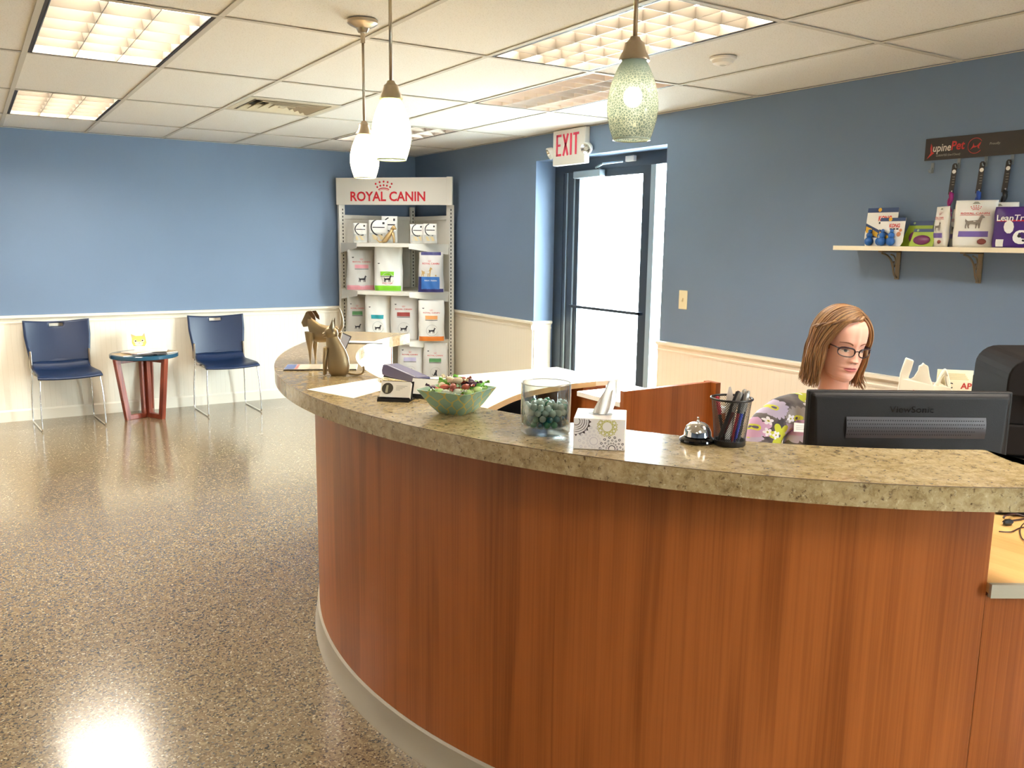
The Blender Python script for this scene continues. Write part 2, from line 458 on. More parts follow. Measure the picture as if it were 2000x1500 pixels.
for i in range(len(xe)-1):
    for j in range(len(ye)-1):
        x0, x1, y0, y1 = xe[i], xe[i+1], ye[j], ye[j+1]
        if any(near((x0, y0), k) for k in FIX): continue
        if abs(x0-1.52) < .06 and abs(y0-4.80) < .06: y1 = 5.41
        k = (round(x1-x0, 2), round(y1-y0, 2))
        if k not in tiles:
            tiles[k] = M().box((0, 0, .009), (x1-x0-.004, y1-y0-.004, .016)).mesh('ceiling_tile')
        M().build('ceiling_tile', TILE, ceil, mesh=tiles[k], loc=((x0+x1)/2, (y0+y1)/2, CE+.003))
bx = M().box((0, 0, 0), (.024, YF-YB, .003)).box((0, 0, .02), (.003, YF-YB, .04)).mesh('grid_bar')
for x in gx: M().build('grid_bar', GRID, ceil, mesh=bx, loc=(x, (YF+YB)/2, CE))
by = M().box((0, 0, 0), (XR-XL, .024, .003)).box((0, 0, .02), (XR-XL, .003, .04)).mesh('grid_bar')
for y in gy: M().build('grid_bar', GRID, ceil, mesh=by, loc=((XR+XL)/2, y, CE-.0005))
M().box((1.825, 5.41, CE), (.61, .024, .003)).build('grid_bar', GRID, ceil)
an = M()
for a, b in (((XL, YF-.011), (XR, YF)), ((XR-.011, YB), (XR, YF)), ((XL, YB), (XL+.011, YF)), ((XL, YB), (XR, YB+.011))): an.b2((a[0], a[1], CE-.0035), (b[0], b[1], CE-.0005))
an.build('edge_angle', GRID, ceil)

LAMPM = emit('fluorescent_lamp', (1.0, .92, .80), LAMP)
DIM = emit('faint_fluorescent_lamp', (.97, .95, .95), 5.0)
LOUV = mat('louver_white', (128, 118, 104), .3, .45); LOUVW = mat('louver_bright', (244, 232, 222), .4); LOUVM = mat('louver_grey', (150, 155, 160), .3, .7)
SHADOW_GAP = mat('fixture_shadow_gap', (40, 28, 22), .6)  # dark brown strips stand in for the shaded gap around each fixture
def troffer(x, y, nc, nr, on, label):
    t = thing('ceiling_light', label, 'light', (x+.305, y+.61, CE), group='recessed ceiling lights')
    a, b = .292, .596
    f = M()
    for s in (-1, 1):
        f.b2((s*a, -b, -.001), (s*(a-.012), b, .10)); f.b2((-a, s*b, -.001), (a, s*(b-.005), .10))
    f.build('frame', SHADOW_GAP, t)
    a -= .015; b -= .008
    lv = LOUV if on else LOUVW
    M().b2((-a, -b, .085 if on else .05), (a, b, .10)).build('lamp_panel', [None, LAMPM, DIM][on] or mat('unlit_lens', (236, 214, 200), .5), t)
    r = M()
    for s in (-1, 1):
        r.b2((s*a, -b, 0), (s*(a-.004), b, .09)); r.b2((-a, s*b, 0), (a, s*(b-.004), .09))
    def blade(p, L, along, h=.042):
        # parabolic wedge: wide on top, thin at the bottom
        w0, w1 = .0015, .010
        if along == 'y': v = [(p-w0, -L, 0), (p+w0, -L, 0), (p+w1, -L, h), (p-w1, -L, h), (p-w0, L, 0), (p+w0, L, 0), (p+w1, L, h), (p-w1, L, h)]
        else: v = [(-L, p-w0, 0), (-L, p+w0, 0), (-L, p+w1, h), (-L, p-w1, h), (L, p-w0, 0), (L, p+w0, 0), (L, p+w1, h), (L, p-w1, h)]
        r.add(v, [(0, 1, 2, 3), (4, 7, 6, 5), (0, 4, 5, 1), (1, 5, 6, 2), (2, 6, 7, 3), (3, 7, 4, 0)])
    for k in range(1, nc): blade(-a+2*a*k/nc, b, 'y')
    for k in range(1, nr): blade(-b+2*b*k/nr, a, 'x')
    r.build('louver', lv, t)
    if not on:
        M().b2((-a/3, -b, .044), (a/3, b, .05)).build('perforated_strip', LOUVM, t)
    return t
LB = {(.30, 3.58): 'warm glowing ceiling troffer with three columns of louvers, nearer of the two over the chairs',
      (.30, 6.02): 'smaller-looking glowing ceiling troffer nearest the far wall above the blue chairs',
      (2.13, 2.36): 'brightest ceiling troffer with small louver cells behind the teal glass pendant',
      (2.74, 3.58): 'unlit ceiling troffer with a grey strip down its middle, by the exit sign',
      (2.74, 6.02): 'faintly lit ceiling troffer near the corner above the pet food stand'}
for i, ((x, y), (nc, nr, on)) in enumerate(FIX.items()):
    troffer(x, y, nc, nr, on, LB.get((x, y), 'added glowing ceiling troffer lighting the reception from out of view'))
# supply vent
t = thing('ceiling_vent', 'square cream ceiling air vent with stepped slanted rings', 'vent', (1.825, 5.715, CE))
q = M()
def ring(q, r0, r1, z0, z1, th=.004):
    for s in (-1, 1):
        q.add([(s*r0, -r0, z0), (s*r0, r0, z0), (s*r1, r1, z1), (s*r1, -r1, z1), (s*r0, -r0, z0+th), (s*r0, r0, z0+th), (s*r1, r1, z1+th), (s*r1, -r1, z1+th)], [(0,1,2,3),(7,6,5,4),(0,4,5,1),(3,2,6,7)])
        q.add([(-r0, s*r0, z0), (r0, s*r0, z0), (r1, s*r1, z1), (-r1, s*r1, z1), (-r0, s*r0, z0+th), (r0, s*r0, z0+th), (r1, s*r1, z1+th), (-r1, s*r1, z1+th)], [(0,1,2,3),(7,6,5,4),(0,4,5,1),(3,2,6,7)])
VM = mat('vent_cream', (205, 192, 165), .5)
M().b2((-.29, -.29, .06), (.29, .29, .07)).build('duct', mat('duct_dark', (70, 58, 44), .8), t)
q = M(); ring(q, .293, .25, -.002, -.002); q.build('outer_frame', VM, t)
for r in (.235, .18, .125, .07):
    q = M(); ring(q, r, r-.042, -.004, .028); q.build('louver_ring', VM, t)
M().b2((-.022, -.022, -.002), (.022, .022, .002)).build('centre_plate', VM, t)
# smoke detector
t = thing('smoke_detector', 'round white smoke detector on the ceiling beside the brightest light', 'detector', (3.03, 2.955, CE))
M().lathe([(0.0, -.034), (.03, -.034), (.046, -.026), (.052, -.012), (.06, -.008), (.062, 0)], 28, cap0=False).build('housing', mat('detector_white', (244, 238, 228), .5), t, smooth='auto')
M().lathe([(.014, -.036), (.014, -.033)], 14).build('test_button', GRID, t)

# ------------------------------------------------------------------ door (structure) in the right wall
AL = mat('dark_bronze_frame', (58, 68, 80), .4, .3); ALL_ = mat('clear_anodised', (170, 186, 196), .35, .5)
XD = 4.16
door = bpy.data.objects.new('door_1', None); COL.objects.link(door); struct(door); door.location = (XD, 0, 0)
q = M(); q.b2((0, 5.76, 0), (.06, 5.88, DT)).b2((0, D0, 2.10), (.06, 5.76, DT)).b2((0, D0, 0), (.06, D0+.05, 2.1)); q.build('frame', AL, door)
q = M(); q.b2((0, 4.645, 0), (.06, 4.70, 2.1)); q.build('mullion', ALL_, door)
q = M(); q.b2((.005, 4.70, .02), (.05, 4.79, 2.10)).b2((.005, 5.55, .02), (.05, 5.755, 2.10)).b2((.005, 4.79, 2.045), (.05, 5.55, 2.10)).b2((.005, 4.79, .02), (.05, 5.55, .22)); q.build('door_leaf', AL, door)
q = M(); q.b2((-.004, 5.70, .02), (.006, 5.71, 2.1)).b2((-.004, 5.60, .02), (.006, 5.612, 2.1)); q.build('weather_strip', ALL_, door)
M().b2((.022, 4.79, .22), (.030, 5.55, 2.05)).build('door_glass', GLASS, door)
M().b2((.022, 4.38, .0), (.030, 4.645, 2.10)).build('sidelight_glass', GLASS, door)
M().b2((-.03, 4.74, 1.020), (-.018, 5.62, 1.042)).b2((-.03, 4.74, 1.02), (.006, 4.76, 1.04)).b2((-.03, 5.60, 1.02), (.006, 5.62, 1.04)).build('push_bar', AL, door)
q = M(); q.b2((-.055, 5.22, 2.045), (.0, 5.56, 2.10)); q.build('door_closer', ALL_, door, bevel=.006)
q = M(); q.tube([(-.03, 5.30, 2.115), (-.16, 5.05, 2.12), (-.03, 4.98, 2.14)], .008); q.build('closer_arm', ALL_, door)
M().b2((-.03, 4.86, 2.135), (0, 4.955, 2.175)).build('door_sensor', WHITE, door, bevel=.004)
M().b2((0, D0, -.01), (.09, D1, .012)).build('threshold', ALL_, door)
struct(M().b2((-40, -40, -.2), (40, YB-.2, -.11)).build('ground_behind', m_paint('pale_concrete', (205, 203, 198), .9)))
struct(M().b2((XR+.25, -20, -.12), (40, 40, -.02)).build('ground_outside', m_paint('pale_concrete', (205, 203, 198), .9)))
# exit sign
t = thing('exit_sign', 'white emergency sign reading EXIT in red with two side lamps above the door', 'sign', (XR-.05, 5.375, 2.13))
M().b2((0, -.205, 0), (.05, .205, .264)).build('housing', WHITE, t, bevel=.008)
def strokes(q, L, mtx):
    for (x0, y0, x1, y1, w) in L:
        a = Vector((x0, y0)); b = Vector((x1, y1)); d = (b-a).normalized(); p = Vector((-d.y, d.x))*w/2
        c = [a+p, a-p, b-p, b+p]
        q.add([(k.x, k.y, 0) for k in c]+[(k.x, k.y, .002) for k in c], [(0, 1, 2, 3), (7, 6, 5, 4), (0, 4, 5, 1), (1, 5, 6, 2), (2, 6, 7, 3), (3, 7, 4, 0)], mtx)
# letters drawn in a plane facing -X: local x runs toward -Y, local y up
FX = Matrix(((0, 0, -1, -.001), (-1, 0, 0, 0), (0, 1, 0, 0), (0, 0, 0, 1)))
pk = mat('exit_red', (228, 60, 92), .4)
for ch, L in zip('EXIT', ([(-.145, .07, -.145, .23, .02), (-.155, .222, -.09, .222, .017), (-.145, .15, -.1, .15, .016), (-.155, .078, -.09, .078, .017)],
                          [(-.062, .07, -.004, .23, .02), (-.062, .23, -.004, .07, .02)], [(.035, .07, .035, .23, .022)],
                          [(.098, .07, .098, .222, .02), (.063, .222, .135, .222, .018)])):
    q = M(); strokes(q, L, FX); q.build('letter', pk, t)
for s in (-1, 1):
    h = M(); mt = Matrix.Translation((-.005, s*.235, .10)) @ rotm(0, math.radians(-115), math.radians(s*-20))
    h.lathe([(0.0, -.055), (.02, -.05), (.038, -.03), (.046, 0), (.046, .012), (.040, .014)], 24, mt, cap0=False, cap1=False)
    h.tube([(.02, s*.2, .10), (-.0, s*.225, .10)], .016)
    lh = h.build('lamp_head', WHITE, t, smooth='auto')
    M().lathe([(0.0, -.02), (.02, -.012), (.042, .010)], 20, mt, cap0=False, cap1=False).build('reflector', CHROME, lh)
# light switch
t = thing('light_switch', 'ivory light switch plate on the blue wall beside the door', 'switch', (XR, 4.113, 1.18))
M().b2((-.007, -.038, -.062), (0, .038, .062)).build('plate', mat('ivory', (226, 214, 178), .4), t, bevel=.003)
M().box((-.012, 0, 0), (.014, .01, .022), (0, .4, 0)).build('toggle', mat('ivory', ()), t)

# ------------------------------------------------------------------ reception counter
CC = Vector((3.05, 2.65))
CO = [-0.11048705103400427, 0.022485496935801007, 0.1376781035379073, 0.02966799903346496, -0.08449495927065502, -0.14347544867636583, 2.1997650634140102]
CI = [-0.10669937399873171, -0.17132296217979512, 0.09566407444249042, 0.05367767011452725, -0.14875746460468978, 1.8799133628229003]
def pv(c, t):
    r = 0
    for a in c: r = r*t+a
    return r
def pol(r, t): return Vector((CC.x-r*math.cos(t), CC.y+r*math.sin(t)))
def resample(P, n):
    d = [0]
    for a, b in zip(P, P[1:]): d.append(d[-1]+(b-a).length)
    out = []; j = 0
    for i in range(n+1):
        s = d[-1]*i/n
        while j < len(d)-2 and d[j+1] < s: j += 1
        t = (s-d[j])/max(1e-9, d[j+1]-d[j]); out.append(P[j].lerp(P[j+1], min(1, t)))
    return out, d[-1]
NT_ = 96
outer = [pol(pv(CO, -.955+(.823+.955)*i/200), -.955+(.823+.955)*i/200) for i in range(201)]
# beyond the near end the front edge runs on straight
e = (outer[0]-outer[3]).normalized(); outer = [outer[0]+e*.22*(1-k/8) for k in range(8)] + outer
inner = [pol(pv(CI, -.9917+(.78+.9917)*i/200), -.9917+(.78+.9917)*i/200) for i in range(201)]
inner[-1] = Vector((1.892, 3.944))
O_, LO = resample(outer, NT_); I_, LI = resample(inner, NT_)
I_[0] = Vector((1.996, 1.038))
def strip(q, A, B, z0, z1):
    n = len(A); o = len(q.v)
    for a, b in zip(A, B): q.v += [(a.x, a.y, z1), (b.x, b.y, z1), (a.x, a.y, z0), (b.x, b.y, z0)]
    for i in range(n-1):
        k = o+4*i; m = k+4
        q.f += [(k, k+1, m+1, m), (k+2, m+2, m+3, k+3), (k, m, m+2, k+2), (k+1, k+3, m+3, m+1)]
    q.f += [(o, o+2, o+3, o+1), (o+4*n-4, o+4*n-3, o+4*n-1, o+4*n-2)]
desk = thing('reception_counter', 'curved reception counter with cherry wood laminate front and speckled granite-look top', 'counter', (0, 0, 0))
q = M()
poly = [tuple(p) for p in O_] + [tuple(p) for p in reversed(I_)]
NE = [(1.955, .93), (1.93, .86), (1.925, .76), (1.95, .66)]
strip(q, O_, I_, 1.019, 1.07)
q.prism([tuple(O_[0]), (O_[0].x, O_[0].y), (I_[0].x, I_[0].y)][1:] + [(1.958, .984), (1.940, .952), (1.931, .917), (1.930, .86), (1.945, .79), (1.975, .73)], 1.019, 1.07)
q.build('countertop', GRAN, desk)
# thin dark seam where the top sheet meets the front edge
sm = M(); sm.tube([(p.x, p.y, 1.0700) for p in O_[1:]], .0010, 5); sm.build('edge_seam', mat('seam_brown', (96, 76, 50), .5), desk)
# knee wall
def offs(P, d):
    out = []
    for i, p in enumerate(P):
        t = (P[min(i+1, len(P)-1)]-P[max(i-1, 0)]).normalized(); out.append(p+Vector((t.y, -t.x))*d)
    return out
ko = [p for p in offs(outer, .139)]
ko = [p for p in ko if not (p.x > 1.5 and p.y < 2 and p.x/p.y > 2.005)]
K_, LK = resample(ko, 90)
def uvstrip(name, A, z0, z1, m, th, parent, u0=0, smooth=True):
    """curved sheet of thickness th with UV in metres"""
    B = offs(A, th); q = M(); q.uv = []
    d = 0
    for i, (a, b) in enumerate(zip(A, B)):
        if i: d += (A[i]-A[i-1]).length
        for p, z in ((a, z1), (b, z1), (a, z0), (b, z0)): q.v.append((p.x, p.y, z)); q.uv.append((u0+d, z))
    for i in range(len(A)-1):
        k = 4*i; m_ = k+4
        q.f += [(k, k+1, m_+1, m_), (k+2, m_+2, m_+3, k+3), (k, m_, m_+2, k+2), (k+1, k+3, m_+3, m_+1)]
    n = len(A); q.f += [(0, 2, 3, 1), (4*n-4, 4*n-3, 4*n-1, 4*n-2)]
    return q.build(name, m, parent, smooth='auto' if smooth else False)
PANIN = offs(K_, .006)
uvstrip('front_panel', PANIN, .095, 1.019, WOOD, .012, desk)
uvstrip('knee_wall', offs(K_, .018), .0, 1.019, CREAM, .10, desk)
e1 = offs(K_, .006)[-1]; e2 = offs(K_, .120)[-1]
dd = (K_[-1]-K_[-3]).normalized()
q = M(); 
for p in (e1, e1+dd*.012, e2+dd*.012, e2): q.v += [(p.x, p.y, .0), (p.x, p.y, 1.019)]
q.f = [(0, 2, 3, 1), (2, 4, 5, 3), (4, 6, 7, 5), (6, 0, 1, 7), (1, 3, 5, 7), (0, 6, 4, 2)]; q.uv = [(0, 0), (0, 1), (.01, 0), (.01, 1), (.12, 0), (.12, 1), (.13, 0), (.13, 1)]
q.build('end_panel', WOOD, desk)
# cove base
BASE = mat('grey_vinyl_base', (168, 158, 140), .38)
q = M(); prof = [(.0, .0), (-.014, .0), (-.012, .010), (-.004, .024), (-.002, .096), (.004, .102), (.012, .102), (.012, 0)]
rows = [offs(K_, d) for d, h in prof]
for i in range(len(K_)):
    for r, (d, h) in zip(rows, prof): q.v.append((r[i].x, r[i].y, h))
k = len(prof)
for i in range(len(K_)-1):
    for j in range(k): q.f.append((i*k+j, i*k+(j+1) % k, (i+1)*k+(j+1) % k, (i+1)*k+j)[::-1])
q.build('cove_base', BASE, desk, smooth='auto')
# near end: lower desk running on past the knee wall
t = thing('side_desk', 'low wood-laminate desk with a grey edge running out from the counter end', 'desk', (0, 0, 0))
dv = (K_[0]-K_[3]).normalized(); S0 = K_[0]+dv*.001; S1 = S0+dv*.9
nv = Vector((-dv.y, dv.x)); nv = nv if nv.dot(Vector((1, 1))) > 0 else -nv
def quad(a, b, d): return [tuple(a), tuple(b), tuple(b+nv*d), tuple(a+nv*d)]
TAN = m_wood('tan_laminate', (196, 148, 88), (222, 178, 116), 2.0, .5, .35)
q = M(); A = [K_[k] + nv*.14 for k in (0,)]
S2 = S0+dv*.16
top = [tuple(S0-nv*.004), tuple(S1-nv*.004), tuple(S1+nv*.86), tuple(S2+nv*.86), tuple(S2+nv*.54), tuple(S0+nv*.52)]
q.prism(top, .788, .81); q.uv = [(p[0], p[1]) for p in q.v]
q.build('desk_top', TAN, t)
q = M(); q.prism(quad(S0-nv*.012, S1-nv*.012, .012), .780, .8115); q.build('edge_band', mat('grey_edge', (172, 162, 142), .5), t)
q = M(); q.prism(quad(S0+nv*.006, S1+nv*.006, .02), .0, .780); q.uv = [((Vector(p[:2])-S0).dot(dv)*-1, p[2]) for p in q.v]; q.build('front_panel', WOOD, t)
q = M(); back = [K_[0]+nv*.135, K_[22]+ (Vector((2.6, 2.0))-K_[22]).normalized()*.135]
q.prism([(S0+nv*.06)[:], (S0+nv*.52)[:], (1.86, 1.50), (1.62, 1.62), (1.50, 1.44), (1.60, 1.20)], .786, .8095); q.uv = [(p[0], p[1]) for p in q.v]
q.build('inner_desk_top', TAN, t)
# power lead lying on the side desk
t = thing('power_cable', 'thin black lead with a plug lying on the tan side desk', 'cable', (0, 0, 0))
CAB = mat('cable_brown_black', (48, 22, 18), .4)
def pz(px, py, z):
    r = _cam() @ Vector((px-1000, -(py-750), -1650)); k = (z-1.54)/r.z; return Vector((r.x*k, r.y*k, z))
c1 = crom([pz(x, y, .815+dz) for x, y, dz in ((1960, 1012, .006), (1962, 1008, .01), (1972, 1005, .008), (1985, 1004, .004), (2003, 1009, 0), (2030, 1012, 0), (2070, 1000, 0), (2100, 985, 0))], 6)
c2 = crom([pz(x, y, .814) for x, y in ((1975, 1017), (1990, 1015), (2005, 1013), (2030, 1020), (2060, 1040), (2090, 1080))], 6)
c3 = crom([pz(x, y, .814) for x, y in ((1951, 1038), (1965, 1039), (1978, 1038), (1990, 1032), (2005, 1030), (2050, 1036), (2110, 1034))], 6)
c4 = crom([pz(x, y, .814) for x, y in ((2020, 1010), (2000, 1022), (1993, 1032), (1993, 1044), (1999, 1054), (2015, 1060), (2050, 1066))], 6)
for c, r in ((c1, .0028), (c2, .0024), (c3, .0018), (c4, .0015)): M().tube(c, r, 6).build('lead', CAB, t, smooth=True)
a = pz(1960, 1021, .819); b = pz(1977, 1019, .819)
M().tube([a, a.lerp(b, .2), a.lerp(b, .8), b], [.0055, .0085, .0085, .005], 6).build('plug', BLACK, t, smooth='auto')
M().tube([a-(b-a)*.15, a], .003, 5).build('plug_tip', CHROME, t)

# inner left desk (cream worktop with concave front), under-desk panels
t = thing('inner_desk', 'cream worktop with a concave front edge inside the curved counter', 'desk', (0, 0, 0))
fr = crom([(1.50, 3.02, 0), (1.75, 3.17, 0), (2.07, 3.44, 0), (2.42, 3.69, 0), (2.75, 3.80, 0), (3.02, 3.82, 0)], 8)
poly = [(p.x, p.y) for p in fr] + [(3.15, 3.80), (3.15, 4.39), (1.98, 4.39), (1.62, 3.78), (1.34, 3.42), (1.28, 3.10)]
M().prism(poly, .722, .75).build('worktop', CREAM, t)
q = M()
for i in range(len(fr)-1):
    a, b = fr[i], fr[i+1]; q.add([(a.x, a.y-.003, .72), (b.x, b.y-.003, .72), (b.x, b.y-.003, .751), (a.x, a.y-.003, .751)], [(0, 1, 2, 3)])
q.build('edge_band', mat('tan_edge', (206, 172, 122), .4), t)
q = M(); q.b2((2.0, 4.35, 0), (3.12, 4.37, .722)); q.b2((2.68, 4.0, 0), (2.70, 4.35, .722)); q.build('back_panel', mat('navy_panel', (38, 44, 60), .5), t)
q = M(); q.b2((2.96, 3.86, 0), (3.13, 4.33, .722)); q.uv = [(p[0]+p[1], p[2]) for p in q.v]; q.build('pedestal', WOOD, t)
t = thing('divider_panel', 'cherry laminate divider panel standing behind the tissue box and bell', 'panel', (0, 0, 0))
q = M(); q.b2((2.385, 2.815, 0), (2.915, 2.84, .90)); q.uv = [(p[0]*1.0+3, p[2]) for p in q.v]; q.build('board', WOOD, t)
q = M(); q.b2((2.915, 2.78, 0), (2.945, 2.86, .90)); q.uv = [(p[1]*1.0+1, p[2]) for p in q.v]; q.build('end_post', WOOD, t)
t = thing('pedestal_cabinet', 'low white-topped cherry cabinet between the inner desk and the divider panel', 'cabinet', (0, 0, 0))
M().b2((2.72, 2.87, .725), (3.12, 3.60, .75)).build('top', WHITE, t)
q = M(); q.b2((2.74, 2.88, 0), (3.11, 3.58, .725)); q.uv = [(p[0]+p[1], p[2]) for p in q.v]; q.build('body', WOOD, t)

# ------------------------------------------------------------------ bags with print
def bagmat(name, col, **k):
    return mat(name, col, .38, **k)
BW = bagmat('bag_white', (214, 211, 205)); BWW = bagmat('bag_bright_white', (232, 230, 222))
def bag(name, label, loc, w, h, d, phi, prints, bm=None, group='pet food bags', lean=0., cat='bag', seed=0, top=.06, taper=.0, band=None, fold=0.):
    rnd = random.Random(seed)
    ph = [rnd.uniform(0, 6) for _ in range(8)]
    t = thing(name, label, cat, loc, group=group, rot=(lean, 0, phi))
    def prof(v):
        if v < .08: return .86+.14*(v/.08)
        if v < .55: return 1.
        return max(top, 1-(1-top)*((v-.55)/.45)**1.5)
    def F(u, v, side=-1, off=0.):
        e = 1-abs(u)**2.6
        wv = .012*math.sin(7*v+ph[0]) + .008*math.sin(17*v+ph[1])
        x = w/2*u*(1-taper*v + wv) + .006*w*math.sin(11*v+3*u+ph[2])
        dep = d/2*prof(v)*(.25+.75*max(0, e)**.6) + .012*d*math.sin(9*u+13*v+ph[3])*1.6 + .05*d*math.sin(5*v+4*u+ph[4])*.35
        return (x, side*dep - off*(1 if side < 0 else -1), h*v + fold*d*0)
    q = M()
    q.grid(lambda a, b: F(2*a-1, b), 16, 20)
    q.grid(lambda a, b: F(2*a-1, b, 1), 16, 20, flip=True)
    # close sides, bottom and top
    for s in (-1, 1):
        q.grid(lambda a, b: tuple(np.array(F(s, b, -1))*(1-a)+np.array(F(s, b, 1))*a), 2, 20, flip=(s < 0))
    q.grid(lambda a, b: tuple(np.array(F(2*b-1, 0, -1))*(1-a)+np.array(F(2*b-1, 0, 1))*a), 2, 16)
    q.grid(lambda a, b: tuple(np.array(F(2*b-1, 1, -1))*(1-a)+np.array(F(2*b-1, 1, 1))*a), 2, 16, flip=True)
    q.build('bag_body', bm or BW, t, smooth='auto', weld=True)
    def onto(v2, f2, nm, m, off=.0016):
        q = M(); q.add([F(max(-1, min(1, x*2/w)), max(0, min(1, y/h)), -1, off) for x, y in v2], f2)
        q.build(nm, m, t)
    for p in prints:
        k = p[0]
        if k == 'text':      # text, colour, xc, yc, height, width
            _, s, m, xc, yc, hh, ww = p[:7]
            v, f, tw = text2d(s, .02)
            onto([(xc+x/tw*ww, yc+(y-.5)*hh) for x, y in v], f, 'lettering', m, .0038)
        elif k == 'rect':    # name, colour, x0,y0,x1,y1
            _, nm, m, x0, y0, x1, y1 = p
            g = M().grid(lambda a, b: (x0+(x1-x0)*a, y0+(y1-y0)*b, 0), 18, 8)
            onto([(a[0], a[1]) for a in g.v], g.f, nm, m, .0016 if nm != 'side_band' else .0022)
        elif k == 'crown':
            _, m, xc, yc, ww = p; v, f = crown2d(); onto([(xc+x*ww/2, yc+y*ww/2) for x, y in v], f, 'crown_print', m, .0022)
        elif k == 'poly':    # name, colour, polygon, xc, y0, scale
            _, nm, m, pl, xc, y0, s = p; v, f = polys2d([pl]); onto([(xc+x*s, y0+y*s) for x, y in v], f, nm, m, .0024)
        elif k == 'ring':
            _, m, xc, yc, r = p; v, f = polys2d([arcband(xc, yc, r*.93, r, .5, PI*2-.2, 24)]); onto(v, f, 'ring_print', m, .0020)
    return t
def food(w, h, bandc, lab, pet=DOG, textw=.62, bottom=None, lines=True, ty=.70, sc=.18):
    P = [('crown', RED, 0.0, h*(ty+.045), w*.12), ('text', 'ROYAL CANIN', RED, 0.0, h*ty, h*.030, w*textw),
         ('rect', 'colour_band', bandc, -w*.24, h*(ty-.16), w*.24, h*(ty-.07)),
         ('poly', 'pet_print', INK, pet, 0.02*w, h*.20, w*sc*1.35), ('ring', mat('print_grey', (190, 188, 184), .5), .02*w, h*.27, w*.22),
         ('poly', 'logo_mark', INK, [(-.5, .3), (0, 0), (.5, .3), (.2, .5), (0, .35), (-.2, .5)], -w*.30, h*(ty+.09), w*.09)]
    if lines: P.append(('rect', 'caption_line', INK, -w*.24, h*(ty-.185), w*.24, h*(ty-.172)))
    if bottom: P.append(('rect', 'bottom_band', bottom, -w*.47, .003, w*.47, h*.12))
    return P
PINK = mat('print_pink', (208, 140, 146), .5); LIME = mat('print_lime', (126, 196, 40), .5); BLU = mat('print_blue', (48, 106, 178), .45)
NAVY = mat('print_navy', (42, 40, 104), .45); TEAL = mat('print_teal', (40, 150, 160), .5); GRN = mat('print_green', (84, 140, 86), .5)
DRED = mat('print_red_brown', (158, 62, 56), .5); ORG = mat('print_orange', (226, 128, 46), .5); LORG = mat('print_light_orange', (230, 160, 96), .5)
LAV = mat('print_lavender', (184, 176, 204), .5); DGRN = mat('print_dark_green', (34, 96, 58), .5); BTAN = mat('print_tan', (196, 160, 104), .5)

# ------------------------------------------------------------------ corner pet food stand
P0 = Vector((3.10, 8.05)); PC = Vector((3.905, 8.05)); P1 = Vector((3.905, 7.20)); Q0 = Vector((3.10, 7.60)); Q1 = Vector((3.45, 7.20))
st = thing('display_stand', 'white metal corner display stand with ROYAL CANIN header full of pet food bags', 'shelf unit', (0, 0, 0))
def post(x, y, sx, sy, sd):
    q = M(); q.b2((x-sx/2, y-sy/2, 0), (x+sx/2, y+sy/2, 1.88)); p = q.build('upright', WHITEMETAL, st)
    q = M()
    for k in range(52):
        z = .10+k*.034
        q.box((x+sd[0]*(sx/2+.0008)+sd[1]*.008, y+sd[2]*(sy/2+.0008)+sd[3]*.0, z), (.0016 if sd[0] else .009, .0016 if sd[2] else .009, .018))
    q.build('slots', SLOT, p)['kind'] = 'stuff'
post(P0.x+.02, P0.y-.02, .06, .04, (0, 1, -1, 0)); post(PC.x-.015, PC.y-.015, .04, .04, (0, 0, -1, 0)); post(P1.x-.01, P1.y+.02, .05, .06, (0, -1, -1, 0))
# back panels
for k in range(5):
    z0 = .05+.345*k; z1 = z0+.3445
    M().b2((P0.x+.05, PC.y+.005, z0), (PC.x-.03, PC.y+.012, min(z1, 1.76))).build('back_panel', WHITEMETAL, st, bevel=.002)
    M().b2((PC.x+.005, P1.y+.05, z0), (PC.x+.012, PC.y-.03, min(z1, 1.76))).build('back_panel', WHITEMETAL, st, bevel=.002)
for a, b in (((P0.x+.04, PC.y-.012), (PC.x-.03, PC.y+.004)), ((PC.x-.012, P1.y+.05), (PC.x+.004, PC.y-.03))):
    M().b2((a[0], a[1], 1.745), (b[0], b[1], 1.785)).build('top_rail', WHITEMETAL, st, bevel=.004)
for z in (1.515, 1.065, .605, .20):
    q = M(); pl = [tuple(P0+Vector((.0, -.04))), tuple(Q0), tuple(Q1), tuple(P1+Vector((-.04, 0))), (PC.x-.005, P1.y), (PC.x-.005, PC.y-.005), (P0.x, PC.y-.005)]
    q.prism(pl[::1], z-.034, z)
    sh = q.build('shelf', WHITEMETAL, st, bevel=.003)
    for (a, b) in ((P0+Vector((0, -.04)), Q0), (P1+Vector((-.04, 0)), Q1)):
        q = M(); d = (b-a).normalized(); p = Vector((-d.y, d.x))*.0015
        v = []
        for s in (-1, 1):
            for (pt, z_) in ((a, z-.030), (b, z-.030), (b, z-.048), (a, z-.10)): v.append((pt.x+p.x*s, pt.y+p.y*s, z_))
        q.add(v, [(0, 1, 2, 3), (7, 6, 5, 4), (0, 4, 5, 1), (1, 5, 6, 2), (2, 6, 7, 3), (3, 7, 4, 0)]); q.build('bracket', WHITEMETAL, sh)
q = M(); q.prism([tuple(P0+Vector((0, -.04))), tuple(Q0), tuple(Q1), tuple(P1+Vector((-.04, 0))), (PC.x-.005, PC.y-.005)], 0, .165); q.build('plinth', WHITEMETAL, st)
